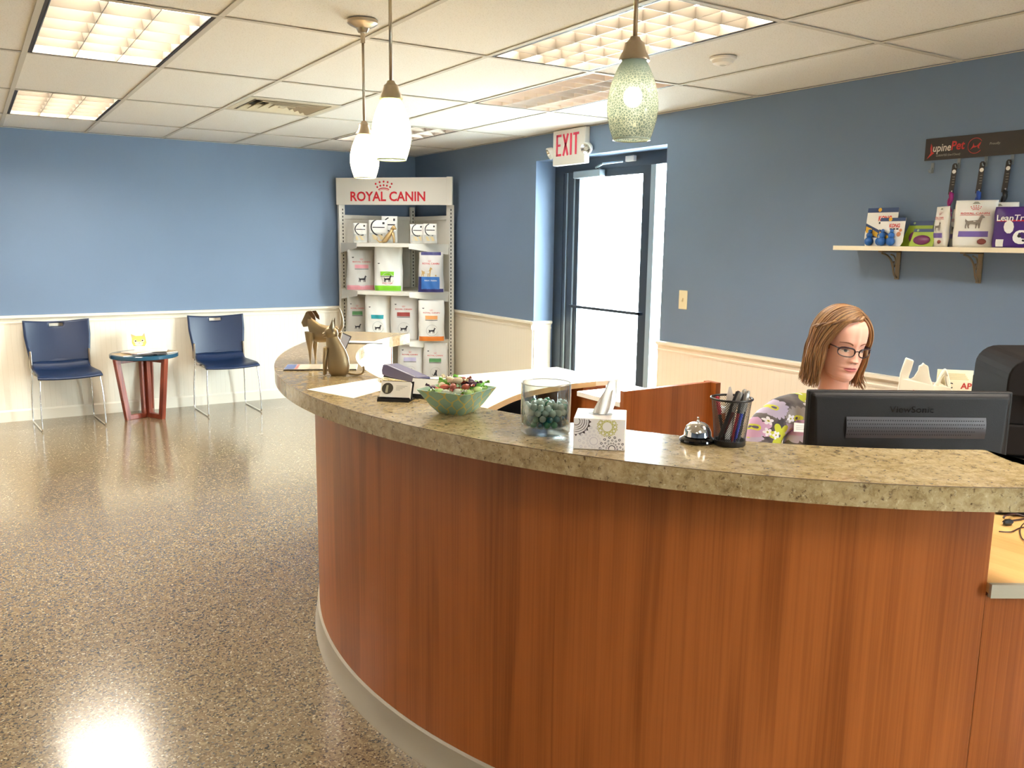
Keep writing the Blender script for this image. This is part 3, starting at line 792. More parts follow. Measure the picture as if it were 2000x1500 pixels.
# header board runs straight between the front posts
hd = (P1-P0).normalized(); hn = Vector((hd.y, -hd.x)); hn = hn if hn.y < 0 else -hn; HL = (P1-P0).length
hc = (P0+P1)/2 - hn*0 + hn*.035
ang = math.atan2(hd.y, hd.x)
HM = Matrix.Translation((hc.x, hc.y, 0)) @ Matrix.Rotation(ang, 4, 'Z')
q = M(); q.box((0, 0, 2.006), (HL, .02, .256), None); q.v = [tuple(HM @ Vector(v)) for v in q.v]; hb = q.build('header_board', WHITEMETAL, st, bevel=.002)
q = M(); q.box((HL/2-.012, -.002, 2.008), (.055, .03, .262), None); q.v = [tuple(HM @ Vector(v)) for v in q.v]; q.build('header_cap', WHITEMETAL, st, bevel=.003)
def onhdr(v2, f2, nm, m):
    q = M(); q.add([HM @ Vector((x, -.0115, z)) for x, z in v2], f2); q.build(nm, m, hb)
v, f, tw = text2d('ROYAL CANIN', .035); hw = .655*HL; cx = -HL/2+.457*HL
onhdr([(cx+x/tw*hw, 1.916+y*.088) for x, y in v], f, 'lettering', RED)
v, f = crown2d(); cx2 = -HL/2+.425*HL
onhdr([(cx2+x*.082, 2.022+y*.082*1.05) for x, y in v], f, 'crown_emblem', RED)
# bags on the stand:   x, y, z, w, h, d, phi
R_ = math.radians
S2, S3, S4 = 1.066, .606, .201
bag('pet_food_bag', 'white pet food bag with pink band, left end of the second shelf', (3.20, 7.735, S2), .30, .385, .12, R_(-20), food(.30, .385, PINK, '', bottom=PINK), seed=1, taper=.16, bm=bagmat('bag_grey', (190, 186, 178)))
bag('pet_food_bag', 'white pet food bag with bright green bottom band, middle of the second shelf', (3.375, 7.49, S2), .27, .43, .12, R_(-38), food(.27, .43, LIME, '', bottom=LIME, ty=.50, sc=.2)[2:]+[('text', 'ROYAL CANIN', RED, 0, .075, .010, .10)], seed=2, bm=BWW)
bag('pet_food_bag', 'pet food bag with blue lower half and shepherd dog, right on second shelf', (3.66, 7.16, S2), .245, .375, .12, R_(-32),
    [('crown', RED, -.01, .285, .03), ('text', 'ROYAL CANIN', RED, .0, .268, .016, .17), ('rect', 'blue_panel', BLU, -.118, .03, .085, .145), ('rect', 'bottom_band', NAVY, -.118, .002, .118, .035),
     ('rect', 'side_band', NAVY, -.12, .03, -.09, .145), ('rect', 'top_band', NAVY, -.10, .345, .10, .374), ('text', 'Adult / Adulto', WHITE, .0, .112, .014, .12), ('poly', 'dog_print', BTAN, flip_poly(DOG)and DOG, -.04, .148, .10), ('poly', 'kibble', BTAN, circ(0, 0, .08, 8), .05, .158, .1)], seed=3, taper=.1)
bag('pet_food_bag', 'white pet food bag with small green band, left end of the third shelf', (3.18, 7.80, S3+.0), .24, .40, .11, R_(-25), food(.24, .40, GRN, ''), seed=4, taper=.2, bm=bagmat('bag_grey', ()))
bag('pet_food_bag', 'white pet food bag with teal band, second on the third shelf', (3.295, 7.56, S3), .25, .42, .11, R_(-35), food(.25, .42, TEAL, '', lines=False, ty=.62)[2:], seed=5, bm=BWW)
bag('pet_food_bag', 'white pet food bag with red-brown band, third on the third shelf', (3.475, 7.36, S3), .26, .42, .11, R_(-35), food(.26, .42, DRED, ''), seed=6)
bag('pet_food_bag', 'white pet food bag with orange band and orange bottom, right end of the third shelf', (3.66, 7.155, S3), .245, .385, .12, R_(-28), food(.245, .385, LORG, '', bottom=ORG), seed=7, bm=BWW)
bag('pet_food_bag', 'white pet food bag with lavender band and cat print on the lowest shelf', (3.51, 7.30, S4), .26, .385, .11, R_(-35), food(.26, .385, LAV, '', pet=CAT), seed=8, taper=.1)
bag('pet_food_bag', 'white pet food bag with dark green bottom and cat print on the lowest shelf', (3.69, 7.13, S4), .25, .385, .11, R_(-32), food(.25, .385, GRN, '', pet=CAT, bottom=DGRN), seed=9, taper=.12)
# top shelf pouches: white header with a dark swoosh, clear lower half showing tan chews
CHEW = mat('tan_chews', (214, 192, 138), .6)
def pouch(lab, loc, w, h, phi, seed):
    sw = arcband(.10*w, h*.70, w*.40, w*.47, PI*.62, PI*1.62, 14)
    P = [('rect', 'clear_window', mat('clear_film', (196, 196, 188), .15), -w*.44, h*.05, w*.44, h*.45), ('poly', 'swoosh', INK, sw, 0, 0, 1),
         ('rect', 'chews', CHEW, -w*.30, h*.14, w*.34, h*.36), ('rect', 'caption_line', INK, -w*.26, h*.66, w*.36, h*.70), ('rect', 'badge', INK, w*.24, h*.82, w*.36, h*.91)]
    return bag('treat_pouch', lab, loc, w, h, w*.32, phi, P, bm=BWW, group='treat pouches on the top shelf', cat='pouch', seed=seed, top=.12)
S1 = 1.516
pouch('small treat pouch with dark swoosh, leftmost on the top shelf of the stand', (3.180, 7.70, S1), .135, .185, R_(-30), 11)
pouch('larger treat pouch with dark swoosh behind the tan figurine', (3.305, 7.565, S1), .18, .215, R_(-35), 12)
pouch('tallest grey-white treat pouch standing behind the tan figurine', (3.425, 7.565, S1), .15, .255, R_(-35), 13)
pouch('small treat pouch with dark swoosh, left of the right-hand pair on top shelf', (3.575, 7.28, S1), .13, .18, R_(-38), 14)
pouch('small treat pouch with dark swoosh, rightmost on the top shelf of the stand', (3.655, 7.17, S1), .13, .185, R_(-38), 15)
# tan sitting figurine on the top shelf
FIGM = mat('figurine_bronze', (196, 164, 112), .35, .55)
t = thing('dog_figurine', 'small tan metal sitting dog figurine on the top shelf of the stand', 'figurine', (3.350, 7.435, S1), R_(-40))
q = M(); q.tube([(-.055, 0, .012), (-.03, 0, .025), (.0, 0, .065), (.03, 0, .105), (.045, 0, .135)], [.02, .034, .034, .024, .017], 12, flat=.7)
q.tube([(.035, 0, .125), (.06, 0, .150), (.075, 0, .13)], [.018, .021, .009], 10); q.build('body', FIGM, t, smooth=True)
for s in (-1, 1):
    M().tube([(.045, s*.012, .10), (.055, s*.012, .05), (.055, s*.012, .004)], [.012, .008, .006], 8).build('front_leg', FIGM, t, smooth=True)
    M().tube([(.05, s*.016, .155), (.042, s*.022, .13)], [.010, .005], 6).build('ear', FIGM, t, smooth=True)
M().tube([(-.055, 0, .012), (-.085, 0, .01), (-.11, 0, .03), (-.105, 0, .055)], [.009, .007, .005, .003], 8).build('tail', FIGM, t, smooth=True)

# ------------------------------------------------------------------ chairs
NAVYP = m_paint('navy_plastic', (14, 34, 66), .38, 300)
def make_chair(label, loc, rz, group='blue waiting chairs'):
    t = thing('waiting_chair', label, 'chair', loc, rz, group)
    def back(a, b):       # a across, b up
        x = (a-.5)*2; w = .225+.025*min(1, b*1.6); 
        z = .50+.35*b - .018*(1-x*x)*(b**3) ; y = .215+.065*b - .05*(1-x*x)*0 + .045*(1-x*x)*(.4+.6*b) - .03
        return (x*w, y, z)
    q = M(); q.grid(back, 28, 22, skip=lambda a, b: abs(a-.5) < .125 and .855 < b < .935)
    q.build('backrest', NAVYP, t, smooth=True, solid=.012)
    def seat(a, b):       # b front -> back
        x = (a-.5)*2; y = -.245+.445*b
        z = .435 - .022*max(0, 1-b*5)**2 - .010*math.sin(PI*min(1, b*1.1))*(1-x*x) + .012*x*x + .07*max(0, (b-.80)/.2)**2
        return (x*(.235-.02*b), y, z)
    q = M(); q.grid(seat, 24, 24); q.build('seat', NAVYP, t, smooth=True, solid=.012)
    q = M(); q.grid(lambda a, b: ((a-.5)*2*(.215-.012*b), .198+.012*b, .500+.03*b-.004), 12, 4); q.build('lumbar_bridge', NAVYP, t, smooth=True, solid=.012)
    for s in (-1, 1):
        x = s*.232; xt = s*.218
        pts = crom([(xt, .235, .62), (xt, .215, .52), (xt, .19, .44), (x*.985, .21, .25), (x, .225, .05), (x, .215, .016), (x, .19, .0085), (x, 0, .0085), (x, -.21, .0085), (x, -.245, .016), (x, -.252, .05), (x*.99, -.235, .25), (xt, -.215, .405), (xt, -.19, .419), (xt, .15, .415), (xt, .19, .44)], 5)
        M().tube(pts, .0062, 8).build('sled_leg', CHROME, t, smooth=True)
        M().b2((s*.213, .17, .46), (s*.228, .235, .60)).build('side_bracket', STEEL, t, bevel=.004)
    M().tube([(-.218, -.12, .412), (.218, -.12, .412)], .006).tube([(-.218, .10, .412), (.218, .10, .412)], .006).build('cross_rod', CHROME, t)
    return t
ch = make_chair('navy blue plastic chair with chrome sled legs, leftmost, left of the small table', (.603, 7.785, 0), R_(4.5))
dup(ch, (1.885, 7.755, 0), R_(1.8), 'navy blue plastic chair with chrome sled legs, between small table and counter')

# ------------------------------------------------------------------ small round table
t = thing('side_table', 'small round table with blue top and three open red wood leg frames', 'table', (1.215, 7.79, 0))
TB = mat('teal_blue_glass', (34, 74, 96), .12)
M().lathe([(.0, .525), (.272, .525), (.276, .530), (.276, .553), (.272, .558), (0, .558)], 48, cap0=False, cap1=False).build('table_top', TB, t, smooth='auto')
for k, a in enumerate((205, -62, 70)):
    q = M(); mt = Matrix.Rotation(R_(a), 4, 'Z')
    th = .019
    def bar(p, w):
        (x0, z0), (x1, z1) = p; d = Vector((x1-x0, z1-z0)).normalized(); nn = Vector((-d.y, d.x))*w/2
        c = [(x0+nn.x, z0+nn.y), (x0-nn.x, z0-nn.y), (x1-nn.x, z1-nn.y), (x1+nn.x, z1+nn.y)]
        q.add([(x, -th, z) for x, z in c]+[(x, th, z) for x, z in c], [(0, 1, 2, 3), (7, 6, 5, 4), (0, 4, 5, 1), (1, 5, 6, 2), (2, 6, 7, 3), (3, 7, 4, 0)], mt)
    bar(((.185, .0), (.262, .53)), .046); bar(((.02, .02), (.19, .02)), .04); bar(((.028, .02), (.028, .515)), .040); bar(((.02, .507), (.25, .507)), .030)
    q.uv = [(p[0]*2+p[1], p[2]) for p in q.v]
    q.build('leg_frame', WOODX, t, bevel=.003)
def mag(label, loc, w, l, th, rz, col, name='magazine', group='magazines on the round table', prints=()):
    t = thing(name, label, 'magazine', loc, rz, group)
    M().box((0, 0, th/2), (w, l, th*.92)).build('pages', PAPER, t)
    c = M().box((0, 0, th+.0003), (w+.002, l+.002, .0012)).box((0, 0, .0006), (w+.002, l+.002, .0012)).box((-w/2, 0, th/2), (.002, l+.002, th)).build('cover', col, t)
    for i, (m, x0, y0, x1, y1) in enumerate(prints):
        M().b2((x0*w, y0*l, th+.001), (x1*w, y1*l, th+.0014)).build('cover_picture', m, c)
    return t
TT = (1.215, 7.79, .5585)
mag('tan-covered magazine lying at the left side of the round table', (TT[0]-.10, TT[1]-.06, TT[2]), .20, .27, .008, R_(-70), mat('mag_tan', (190, 156, 104), .35))
mag('dark spiral-edged magazine under the stack at the front of the round table', (TT[0]+.02, TT[1]-.11, TT[2]+.009), .21, .27, .006, R_(85), mat('mag_dark', (70, 66, 70), .35))
mag('pinkish magazine in the middle of the stack on the round table', (TT[0]-.02, TT[1]-.05, TT[2]+.016), .20, .27, .006, R_(-60), mat('mag_pink', (216, 186, 176), .35))
mag('white magazine on top of the stack on the round table', (TT[0]+.05, TT[1]-.04, TT[2]+.023), .20, .26, .006, R_(75), mat('mag_white', (238, 230, 214), .3))
mag('yellow-brown magazine at the right side of the round table', (TT[0]+.14, TT[1]-.03, TT[2]+.0), .15, .20, .006, R_(-65), mat('mag_brown', (178, 142, 92), .35))
# kitten card
t = thing('kitten_card', 'white picture card with an orange kitten face standing on the table', 'card', (TT[0]-.02, TT[1]+.10, TT[2]+.030), group=None, rot=(R_(-10), 0, R_(4)))
M().b2((-.092, -.002, 0), (.092, .002, .150)).build('card', PAPER, t)
def flat(polys, nm, m, off):
    v, f = polys2d(polys); q = M(); q.add([(x, -off, z) for x, z in v], f); q.build(nm, m, t)
KO = mat('kitten_orange', (222, 172, 84), .6); KW = mat('kitten_cream', (240, 212, 170), .6); KP = mat('kitten_pink', (214, 150, 130), .6)
flat([[(-.045, .02), (.045, .015), (.062, .045), (.058, .085), (.052, .132), (.032, .108), (-.02, .108), (-.06, .128), (-.055, .085), (-.058, .05)]], 'kitten_face', KO, .0026)
flat([circ(.0, .038, .034, 14, .020), circ(-.028, .062, .014, 10), circ(.032, .064, .014, 10)], 'muzzle', KW, .0030)
flat([[(.046, .120), (.050, .100), (.038, .106)], [(-.054, .118), (-.05, .098), (-.034, .106)], circ(.002, .046, .006, 8)], 'ears_and_nose', KP, .0034)
flat([circ(-.026, .064, .008, 10, .006), circ(.030, .066, .008, 10, .006)], 'eyes', mat('kitten_eye', (60, 40, 20), .2), .0036)

# ------------------------------------------------------------------ pendants
def pendant(label, loc, ztop, zbot, kind, sc=1.):
    t = thing('pendant_lamp', label, 'lamp', (*loc, CE))
    H = ztop-zbot; R = H*.31
    M().lathe([(0, -.048), (.018, -.046), (.026, -.030), (.052, -.018), (.060, -.012), (.060, 0)], 36, cap0=False).build('canopy', STEEL, t, smooth='auto')
    M().tube([(0, 0, -.04), (0, 0, -.085)], .009, 12).build('swivel', STEEL, t, smooth='auto')
    M().tube([(0, 0, -.08), (0, 0, ztop+.035-CE)], .0052, 10).build('rod', STEEL, t, smooth=True)
    z = ztop-CE
    M().lathe([(.0, z+.038), (.010, z+.036), (.014, z+.028), (.022, z+.022), (.025, z+.008), (.034, z-.010), (.035, z-.016), (.0, z-.016)], 28, cap0=False, cap1=False).build('socket_cap', STEEL, t, smooth='auto')
    pr = []
    n = 22
    for i in range(n+1):
        u = i/n   # 0 top
        r = R*(.46+.54*math.sin(PI*min(1, (.02+u*.98)**.9*.86)))
        if u > .62: r = R*(.46+.54*math.sin(PI*.86*(.02+u*.98)**.9)) if False else R*(1.0-.27*((u-.62)/.38)**1.6)
        elif u <= .62: r = R*(.42+.58*math.sin(PI/2*(u/.62)**.85))
        pr.append((r, z-.012-(H-.012)*u))
    q = M(); q.lathe(pr, 48, cap0=False, cap1=False); q.uv = [(math.atan2(v[1], v[0])*R, v[2]-z) for v in q.v]
    q.build('glass_shade', kind, t, smooth=True)
    M().lathe([(pr[-1][0]-.002, pr[-1][1]), (pr[-1][0]+.0008, pr[-1][1]-.002), (pr[-1][0]+.0008, pr[-1][1]+.002)], 40, cap0=False, cap1=False).build('shade_rim', mat('rim_glass', (206, 222, 210), .1), t, smooth=True)
    return t, z, H
def m_shade(name, ca, cb, tr, zf, H, glow):
    """crackled art glass: colour cells in pale veins; clear near the bottom, dense on top"""
    m = bpy.data.materials.new(name); m.use_nodes = True; n = NT(m); n.n.remove(n.b); n.b = None
    v = n.coord('Object'); e = n.new('ShaderNodeTexVoronoi', feature='DISTANCE_TO_EDGE'); n.l.new(v, e.inputs['Vector']); e.inputs['Scale'].default_value = 165
    z = n.sep(v)[2]
    u = n.math('DIVIDE', n.math('SUBTRACT', zf, z), H)      # 0 at the top, 1 at the rim
    vein = n.ramp(e.outputs['Distance'], [(.04, (1, 1, 1)), (.14, (0, 0, 0))])
    fade = n.ramp(u, [(.12, (0, 0, 0)), (.40, (1, 1, 1))])
    vein = n.math('MULTIPLY', vein, fade)
    col = n.mix(vein, ca, cb)
    tl = n.new('ShaderNodeBsdfTranslucent'); n.l.new(col, tl.inputs[0])
    df = n.new('ShaderNodeBsdfPrincipled'); n.l.new(col, df.inputs['Base Color']); df.inputs['Roughness'].default_value = .12
    tp = n.new('ShaderNodeBsdfTransparent'); n.l.new(col, tp.inputs[0])
    a = n.new('ShaderNodeMixShader'); a.inputs[0].default_value = glow or .5; n.l.new(df.outputs[0], a.inputs[1]); n.l.new(tl.outputs[0], a.inputs[2])
    b = n.new('ShaderNodeMixShader'); n.l.new(n.ramp(u, [(.12, (.03,)*3), (.5, (tr,)*3)]), b.inputs[0]); n.l.new(a.outputs[0], b.inputs[1]); n.l.new(tp.outputs[0], b.inputs[2])
    n.l.new(b.outputs[0], n.n['Material Output'].inputs[0]); return m
BULB = emit('pendant_bulb', (1.0, .86, .62), 26.); BULB2 = emit('bright_pendant_bulb', (1.0, .87, .66), 150.)
def bulbpart(t, z, H, m, r=.021):
    q = M(); q.ball((0, 0, z-H*.50), (r, r, r*1.1), 16, 10); q.build('bulb', m, t, smooth=True)
    q = M(); q.tube([(0, 0, z-.01), (0, 0, z-H*.42)], .013, 12); q.build('bulb_stem', WHITE, t)
z1t, z1b = 1.962, 1.775
s1 = m_shade('teal_crackle_glass', G(136, 150, 144), G(214, 216, 200), .60, z1t-CE, .187, .2)
t, z, H = pendant('teal crackled glass pendant lamp with visible bulb, nearest the exit sign', (1.30, 1.54), z1t, z1b, s1); bulbpart(t, z, H, BULB)
s2 = m_shade('green_crackle_glass', G(160, 180, 110), G(236, 238, 200), .12, 1.972-CE, .19, 0)
t, z, H = pendant('green-topped crackled glass pendant lamp glowing white, middle of three', (1.10, 2.41), 1.972, 1.78, s2); bulbpart(t, z, H, BULB2, .03)
s3 = m_shade('amber_crackle_glass', G(214, 190, 140), G(240, 232, 200), .12, 1.985-CE, .19, 0)
t, z, H = pendant('amber-topped glass pendant lamp glowing white, farthest and lowest in the row', (1.39, 3.307), 1.978, 1.79, s3); bulbpart(t, z, H, BULB2, .03)

# ------------------------------------------------------------------ things on the counter (z 1.07)
CT = 1.0705
BR = m_paint('champagne_metal', (146, 126, 94), .42, 60)
BR.node_tree.nodes['Principled BSDF'].inputs['Metallic'].default_value = .75
t = thing('dog_sculpture', 'champagne metal standing dog sculpture with raised tail at the counter bend', 'sculpture', (1.145, 3.165, CT), R_(134))
def loft(q, secs, n=18, caps=True):     # secs: (x, z, rz, ry) along local x
    sv = []
    for x, z, rz_, ry in secs: sv += [(x, ry*math.cos(2*PI*k/n), z+rz_*math.sin(2*PI*k/n)) for k in range(n)]
    q.add(sv, [(i*n+k, i*n+(k+1) % n, (i+1)*n+(k+1) % n, (i+1)*n+k) for i in range(len(secs)-1) for k in range(n)] + ([tuple(reversed(range(n))), tuple(range((len(secs)-1)*n, len(secs)*n))] if caps else []))
q = M(); loft(q, [(-.066, .122, .010, .008), (-.058, .116, .024, .016), (-.04, .110, .031, .021), (-.012, .108, .033, .024), (.015, .110, .037, .026), (.034, .118, .042, .026), (.048, .132, .040, .022), (.057, .150, .026, .016), (.060, .165, .012, .010)])
q.build('body', BR, t, smooth='auto')
for x, y in ((-.052, .018), (-.052, -.018), (.045, .020), (.045, -.020)):
    q = M(); q.tube([(x, y, .115), (x+.002, y*1.05, .085), (x, y*1.1, .04), (x, y*1.1, .0)], [.021, .015, .007, .003], 10); q.build('leg', BR, t, smooth='auto')
q = M(); q.tube(crom([(-.060, 0, .118), (-.078, 0, .132), (-.084, 0, .158), (-.080, 0, .185), (-.072, 0, .212)], 4), [.014, .012, .011, .0105, .010, .0095, .009, .0085, .008, .0075, .007, .006, .0055, .0045, .004, .003, .002], 8, flat=.6); q.build('tail', BR, t, smooth='auto')
q = M(); q.prism([(.038, .182), (.054, .197), (.064, .192), (.086, .150), (.078, .132), (.062, .134), (.044, .158)], -.013, .013, rotm(PI/2)); q.build('head', BR, t, bevel=.003)
for s in (-1, 1):
    q = M(); q.prism([(.052, .194), (.036, .196), (.022, .176), (.020, .160), (.032, .166), (.046, .180)], -.0015, .0015, Matrix.Translation((0, s*.0165, 0)) @ rotm(PI/2, 0, 0)); q.build('ear', mat('ear_bronze', (112, 82, 52), .35, .7), t)
t = thing('cat_sculpture', 'champagne metal sitting cat sculpture with curled tail and wire whiskers', 'sculpture', (1.062, 2.80, CT), R_(146))
q = M(); secs = [(.0, -.004, .026, .014), (.012, -.005, .036, .020), (.035, -.005, .040, .023), (.065, -.003, .038, .022), (.090, .002, .034, .019), (.112, .009, .028, .017), (.128, .013, .023, .016), (.138, .015, .020, .015)]
sv = []; n_ = 18
for z, cx, rx, ry in secs: sv += [(cx+rx*math.cos(2*PI*k/n_), ry*math.sin(2*PI*k/n_), z) for k in range(n_)]
q.add(sv, [(i*n_+k, i*n_+(k+1) % n_, (i+1)*n_+(k+1) % n_, (i+1)*n_+k) for i in range(len(secs)-1) for k in range(n_)] + [tuple(reversed(range(n_))), tuple(range((len(secs)-1)*n_, len(secs)*n_))]); q.build('body', BR, t, smooth='auto')
q = M(); q.ball((.018, 0, .150), (.024, .021, .023), 14, 10); q.tube([(.030, 0, .146), (.047, 0, .141)], [.014, .008], 8); q.build('head', BR, t, smooth='auto')
for s in (-1, 1):
    q = M(); q.add([(.004, s*.002, .164), (.026, s*.010, .164), (.008, s*.021, .156), (.008, s*.016, .203)], [(0, 1, 3), (1, 2, 3), (2, 0, 3), (0, 2, 1)]); q.build('ear', BR, t)
    M().tube([(.036, s*.012, .100), (.042, s*.010, .050), (.044, s*.010, .002)], [.009, .006, .004], 8).build('front_leg', BR, t, smooth=True)
q = M()
for s in (-1, 1):
    for k in (-1, 0, 1): q.tube([(.036, s*.006, .146+k*.002), (.040, s*.034, .150+k*.007)], .0005, 4)
q.build('whiskers', STEEL, t)
M().tube(crom([(-.025, 0, .012), (-.048, .0, .006), (-.070, .0, .004), (-.088, .0, .010), (-.094, .0, .024), (-.092, 0, .034)], 4), .0055, 8, flat=.7).build('tail', BR, t, smooth=True)

def slab(name, label, cat, pxs, z, th, m, group=None):
    pts = [pz(x, y, z) for x, y in pxs]; c = sum(pts, Vector())/len(pts)
    t = thing(name, label, cat, (c.x, c.y, z), group=group)
    M().prism([((p-c).x, (p-c).y) for p in pts], 0, th).build('sheet' if th < .002 else 'cover', m, t); return t, pts, c
t, p, c = slab('flyer', 'blank-looking white paper sheet lying flat near the counter edge', 'paper', [(600, 761), (737, 739), (790, 750), (690, 778)], CT, .0008, PAPER)
q = M()
for k in range(3):
    a = pz(662+k*3, 768+k*1.3, CT+.0009); b = pz(692+k*1, 770.5+k*1.3, CT+.0009)
    d = (b-a).normalized()*.0012; n = Vector((-d.y, d.x, 0)); q.add([a-n-c+Vector((0, 0, c.z))-Vector((0, 0, CT)), b-n-c+Vector((0, 0, c.z))-Vector((0, 0, CT)), b+n-c+Vector((0, 0, c.z))-Vector((0, 0, CT)), a+n-c+Vector((0, 0, c.z))-Vector((0, 0, CT))], [(0, 1, 2, 3)])
q.build('printed_lines', mat('print_grey', ()), t)
# counter magazine
t = thing('counter_magazine', 'thin magazine with blue corner lying under the metal dog and cat', 'magazine', (1.075, 3.000, CT), R_(-24.6))
q = M(); q.b2((-.128, -.062, 0), (.132, .062, .004)); q.build('pages', PAPER, t)
M().b2((-.129, -.0625, -.0), (.132, -.0615, .0036)).build('black_edge', mat('dark_spine', (30, 20, 24), .5), t)  # thin black lower edge of the magazine
q = M(); q.b2((-.128, -.061, .004), (.131, .062, .0048)); cv = q.build('cover', mat('mag_cream', (232, 222, 200), .25), t)
for m, x0, x1 in ((mat('mag_blue', (88, 108, 158), .4), -.127, -.092), (mat('mag_red', (204, 112, 104), .4), -.090, -.080), (mat('mag_grey', (170, 160, 140), .4), -.04, .0), (mat('mag_grey', ()), .05, .075)):
    M().b2((x0, -.06, .0048), (x1, .055, .0052)).build('cover_picture', m, cv)
# long pale keypad strip further along the counter
t = thing('paper_strip', 'long pale strip with small dark marks lying on the counter before the corner stand', 'strip', (1.515, 3.655, CT), R_(-38))
M().b2((-.10, -.03, 0), (.10, .03, .005)).build('board', WHITE, t)
M().b2((-.10, -.0312, 0), (.10, -.029, .003)).build('dark_edge', BLACK, t)
for k in range(8): M().b2((-.09+k*.024, -.02, .005), (-.082+k*.024, .02, .0054)).build('mark', mat('print_grey', ()), t)
# small tilted framed card behind the cat
t = thing('framed_card', 'small dark-framed grey card tilted behind the metal cat', 'frame', (1.305, 3.43, CT), rot=(R_(-18), R_(24), R_(-26)))
t.scale = (.78, .78, .78)
M().b2((-.036, -.003, .0), (.036, .003, .105)).build('frame', mat('frame_dark', (46, 44, 52), .4), t)
M().b2((-.031, -.0045, .006), (.031, -.003, .099)).build('card_face', mat('card_grey', (150, 150, 160), .2), t)
M().b2((-.036, -.0048, .0), (.036, -.002, .006)).build('white_edge', WHITE, t)
t = thing('card_stand', 'tiny white curled stand beside the framed card behind the cat', 'stand', (1.32, 3.47, CT))
M().tube(crom([(-.03, 0, .05), (-.02, 0, .075), (.0, 0, .085), (.02, 0, .07), (.03, 0, .0)], 4), .008, 8, flat=.5).build('curl', WHITE, t, smooth=True)
M().b2((-.03, -.01, 0), (.035, .01, .004)).build('foot', WHITE, t)

# business card holder with cards
def holder(label, loc, rz, n=1, text=True):
    t = thing('card_holder', label, 'card holder', loc, rz, 'business card holders'); tl = R_(-28)
    Mx = Matrix.Translation((0, .0, .006)) @ Matrix.Rotation(tl, 4, 'X')
    q = M(); q.box((0, 0, -.001), (.098, .030, .003), None); q.v = [tuple(Mx @ Vector(v)) for v in q.v]
    q.box((0, -.016, .004), (.098, .002, .010), Matrix.Rotation(tl, 4, 'X')); q.b2((-.049, -.004, 0), (.049, .046, .003)); q.build('base', BLACK, t, bevel=.001)
    q = M(); q.box((0, .017, .030), (.098, .002, .062)); q.v = [tuple(Mx @ Vector(v)) for v in q.v]; q.build('back_plate', BLACK, t)
    q = M()
    q.box((0, .004, .0265), (.090, .018, .052)); q.v = [tuple(Mx @ Vector(v)) for v in q.v]; cd_ = q.build('card_stack', PAPER, t)
    if text:
        def on(polys, m, nm, off=.0006):
            v, f = polys2d(polys); g = M(); g.add([Mx @ Vector((x, -.005-off, z)) for x, z in v], f); g.build(nm, m, cd_)
        on([circ(-.024, .030, .0175, 20)], mat('photo_dark', (70, 68, 58), .4), 'round_photo')
        on([[(-.030, .016), (-.022, .016), (-.022, .040), (-.028, .040)]], mat('photo_light', (180, 176, 150), .5), 'photo_figure', .0009)
        for k in range(4): on([[(.002, .038-k*.0042), (.036-.007*k, .038-k*.0042), (.036-.007*k, .0395-k*.0042), (.002, .0395-k*.0042)]], mat('print_grey', ()), 'printed_line')
    return t
hc_ = pz(774, 784, CT)
holder('black card holder with cards showing a round photo, front one beside the candy bowl', (hc_.x, hc_.y+.012, CT), R_(-41))
hc2 = pz(812, 774, CT)
hc2 = pz(830, 778, CT)
holder('black card holder half hidden behind the front one and the candy bowl', (hc2.x, hc2.y+.01, CT), R_(-52), text=False)
# spiral-bound pad
a = pz(740, 741, CT+.012); b = pz(800, 752, CT+.012)
t = thing('spiral_pad', 'small notepad with a cream coil binding behind the card holder', 'notepad', (a.x, a.y, CT), math.atan2((b-a).y, (b-a).x))
L = (b-a).length
M().b2((0, .004, 0), (L, .06, .008)).build('pages', mat('pad_cream', (226, 210, 170), .6), t)
q = M(); n = 22
for k in range(n): q.tube([(L*(k+.5)/n+.001*math.sin(2*PI*j/10), .004+.009*math.cos(2*PI*j/10), .012+.009*math.sin(2*PI*j/10)) for j in range(10)], .0008, 5, closed=True)
q.build('coil_binding', mat('coil_cream', (214, 196, 150), .35, .3), t)['kind'] = 'stuff'
# purple-grey stapler
t = thing('stapler', 'large purple-grey stapler lying behind the notepad and card holder', 'stapler', (1.205, 2.545, CT), R_(-86))
PG = mat('purple_grey_plastic', (92, 86, 118), .35); PD = mat('purple_dark', (48, 38, 84), .35)
q = M(); pr = [(-.125, .012), (-.128, .030), (-.118, .050), (-.09, .054), (.10, .038), (.115, .030), (.115, .010)]
def extr(q, prof, w0, w1=None):   # profile in x,z extruded along y
    n = len(prof); q.v += [(x, -w0, z) for x, z in prof] + [(x, w0, z) for x, z in prof]
    q.f += [tuple(range(n)), tuple(reversed(range(n, 2*n)))] + [((i+1) % n, i, i+n, (i+1) % n+n) for i in range(n)]
extr(q, pr, .024); q.build('upper_arm', PG, t, bevel=.005, seg=3)
q = M(); q.b2((-.12, -.022, 0), (.10, .022, .012)); q.build('base', BLACK, t, bevel=.003)
q = M(); q.b2((.095, -.0255, .004), (.121, .0255, .036)); q.build('nose', PD, t, bevel=.006, seg=3)
q = M(); q.b2((.112, -.012, .006), (.124, .012, .022)); q.build('chrome_jaw', CHROME, t, bevel=.003)
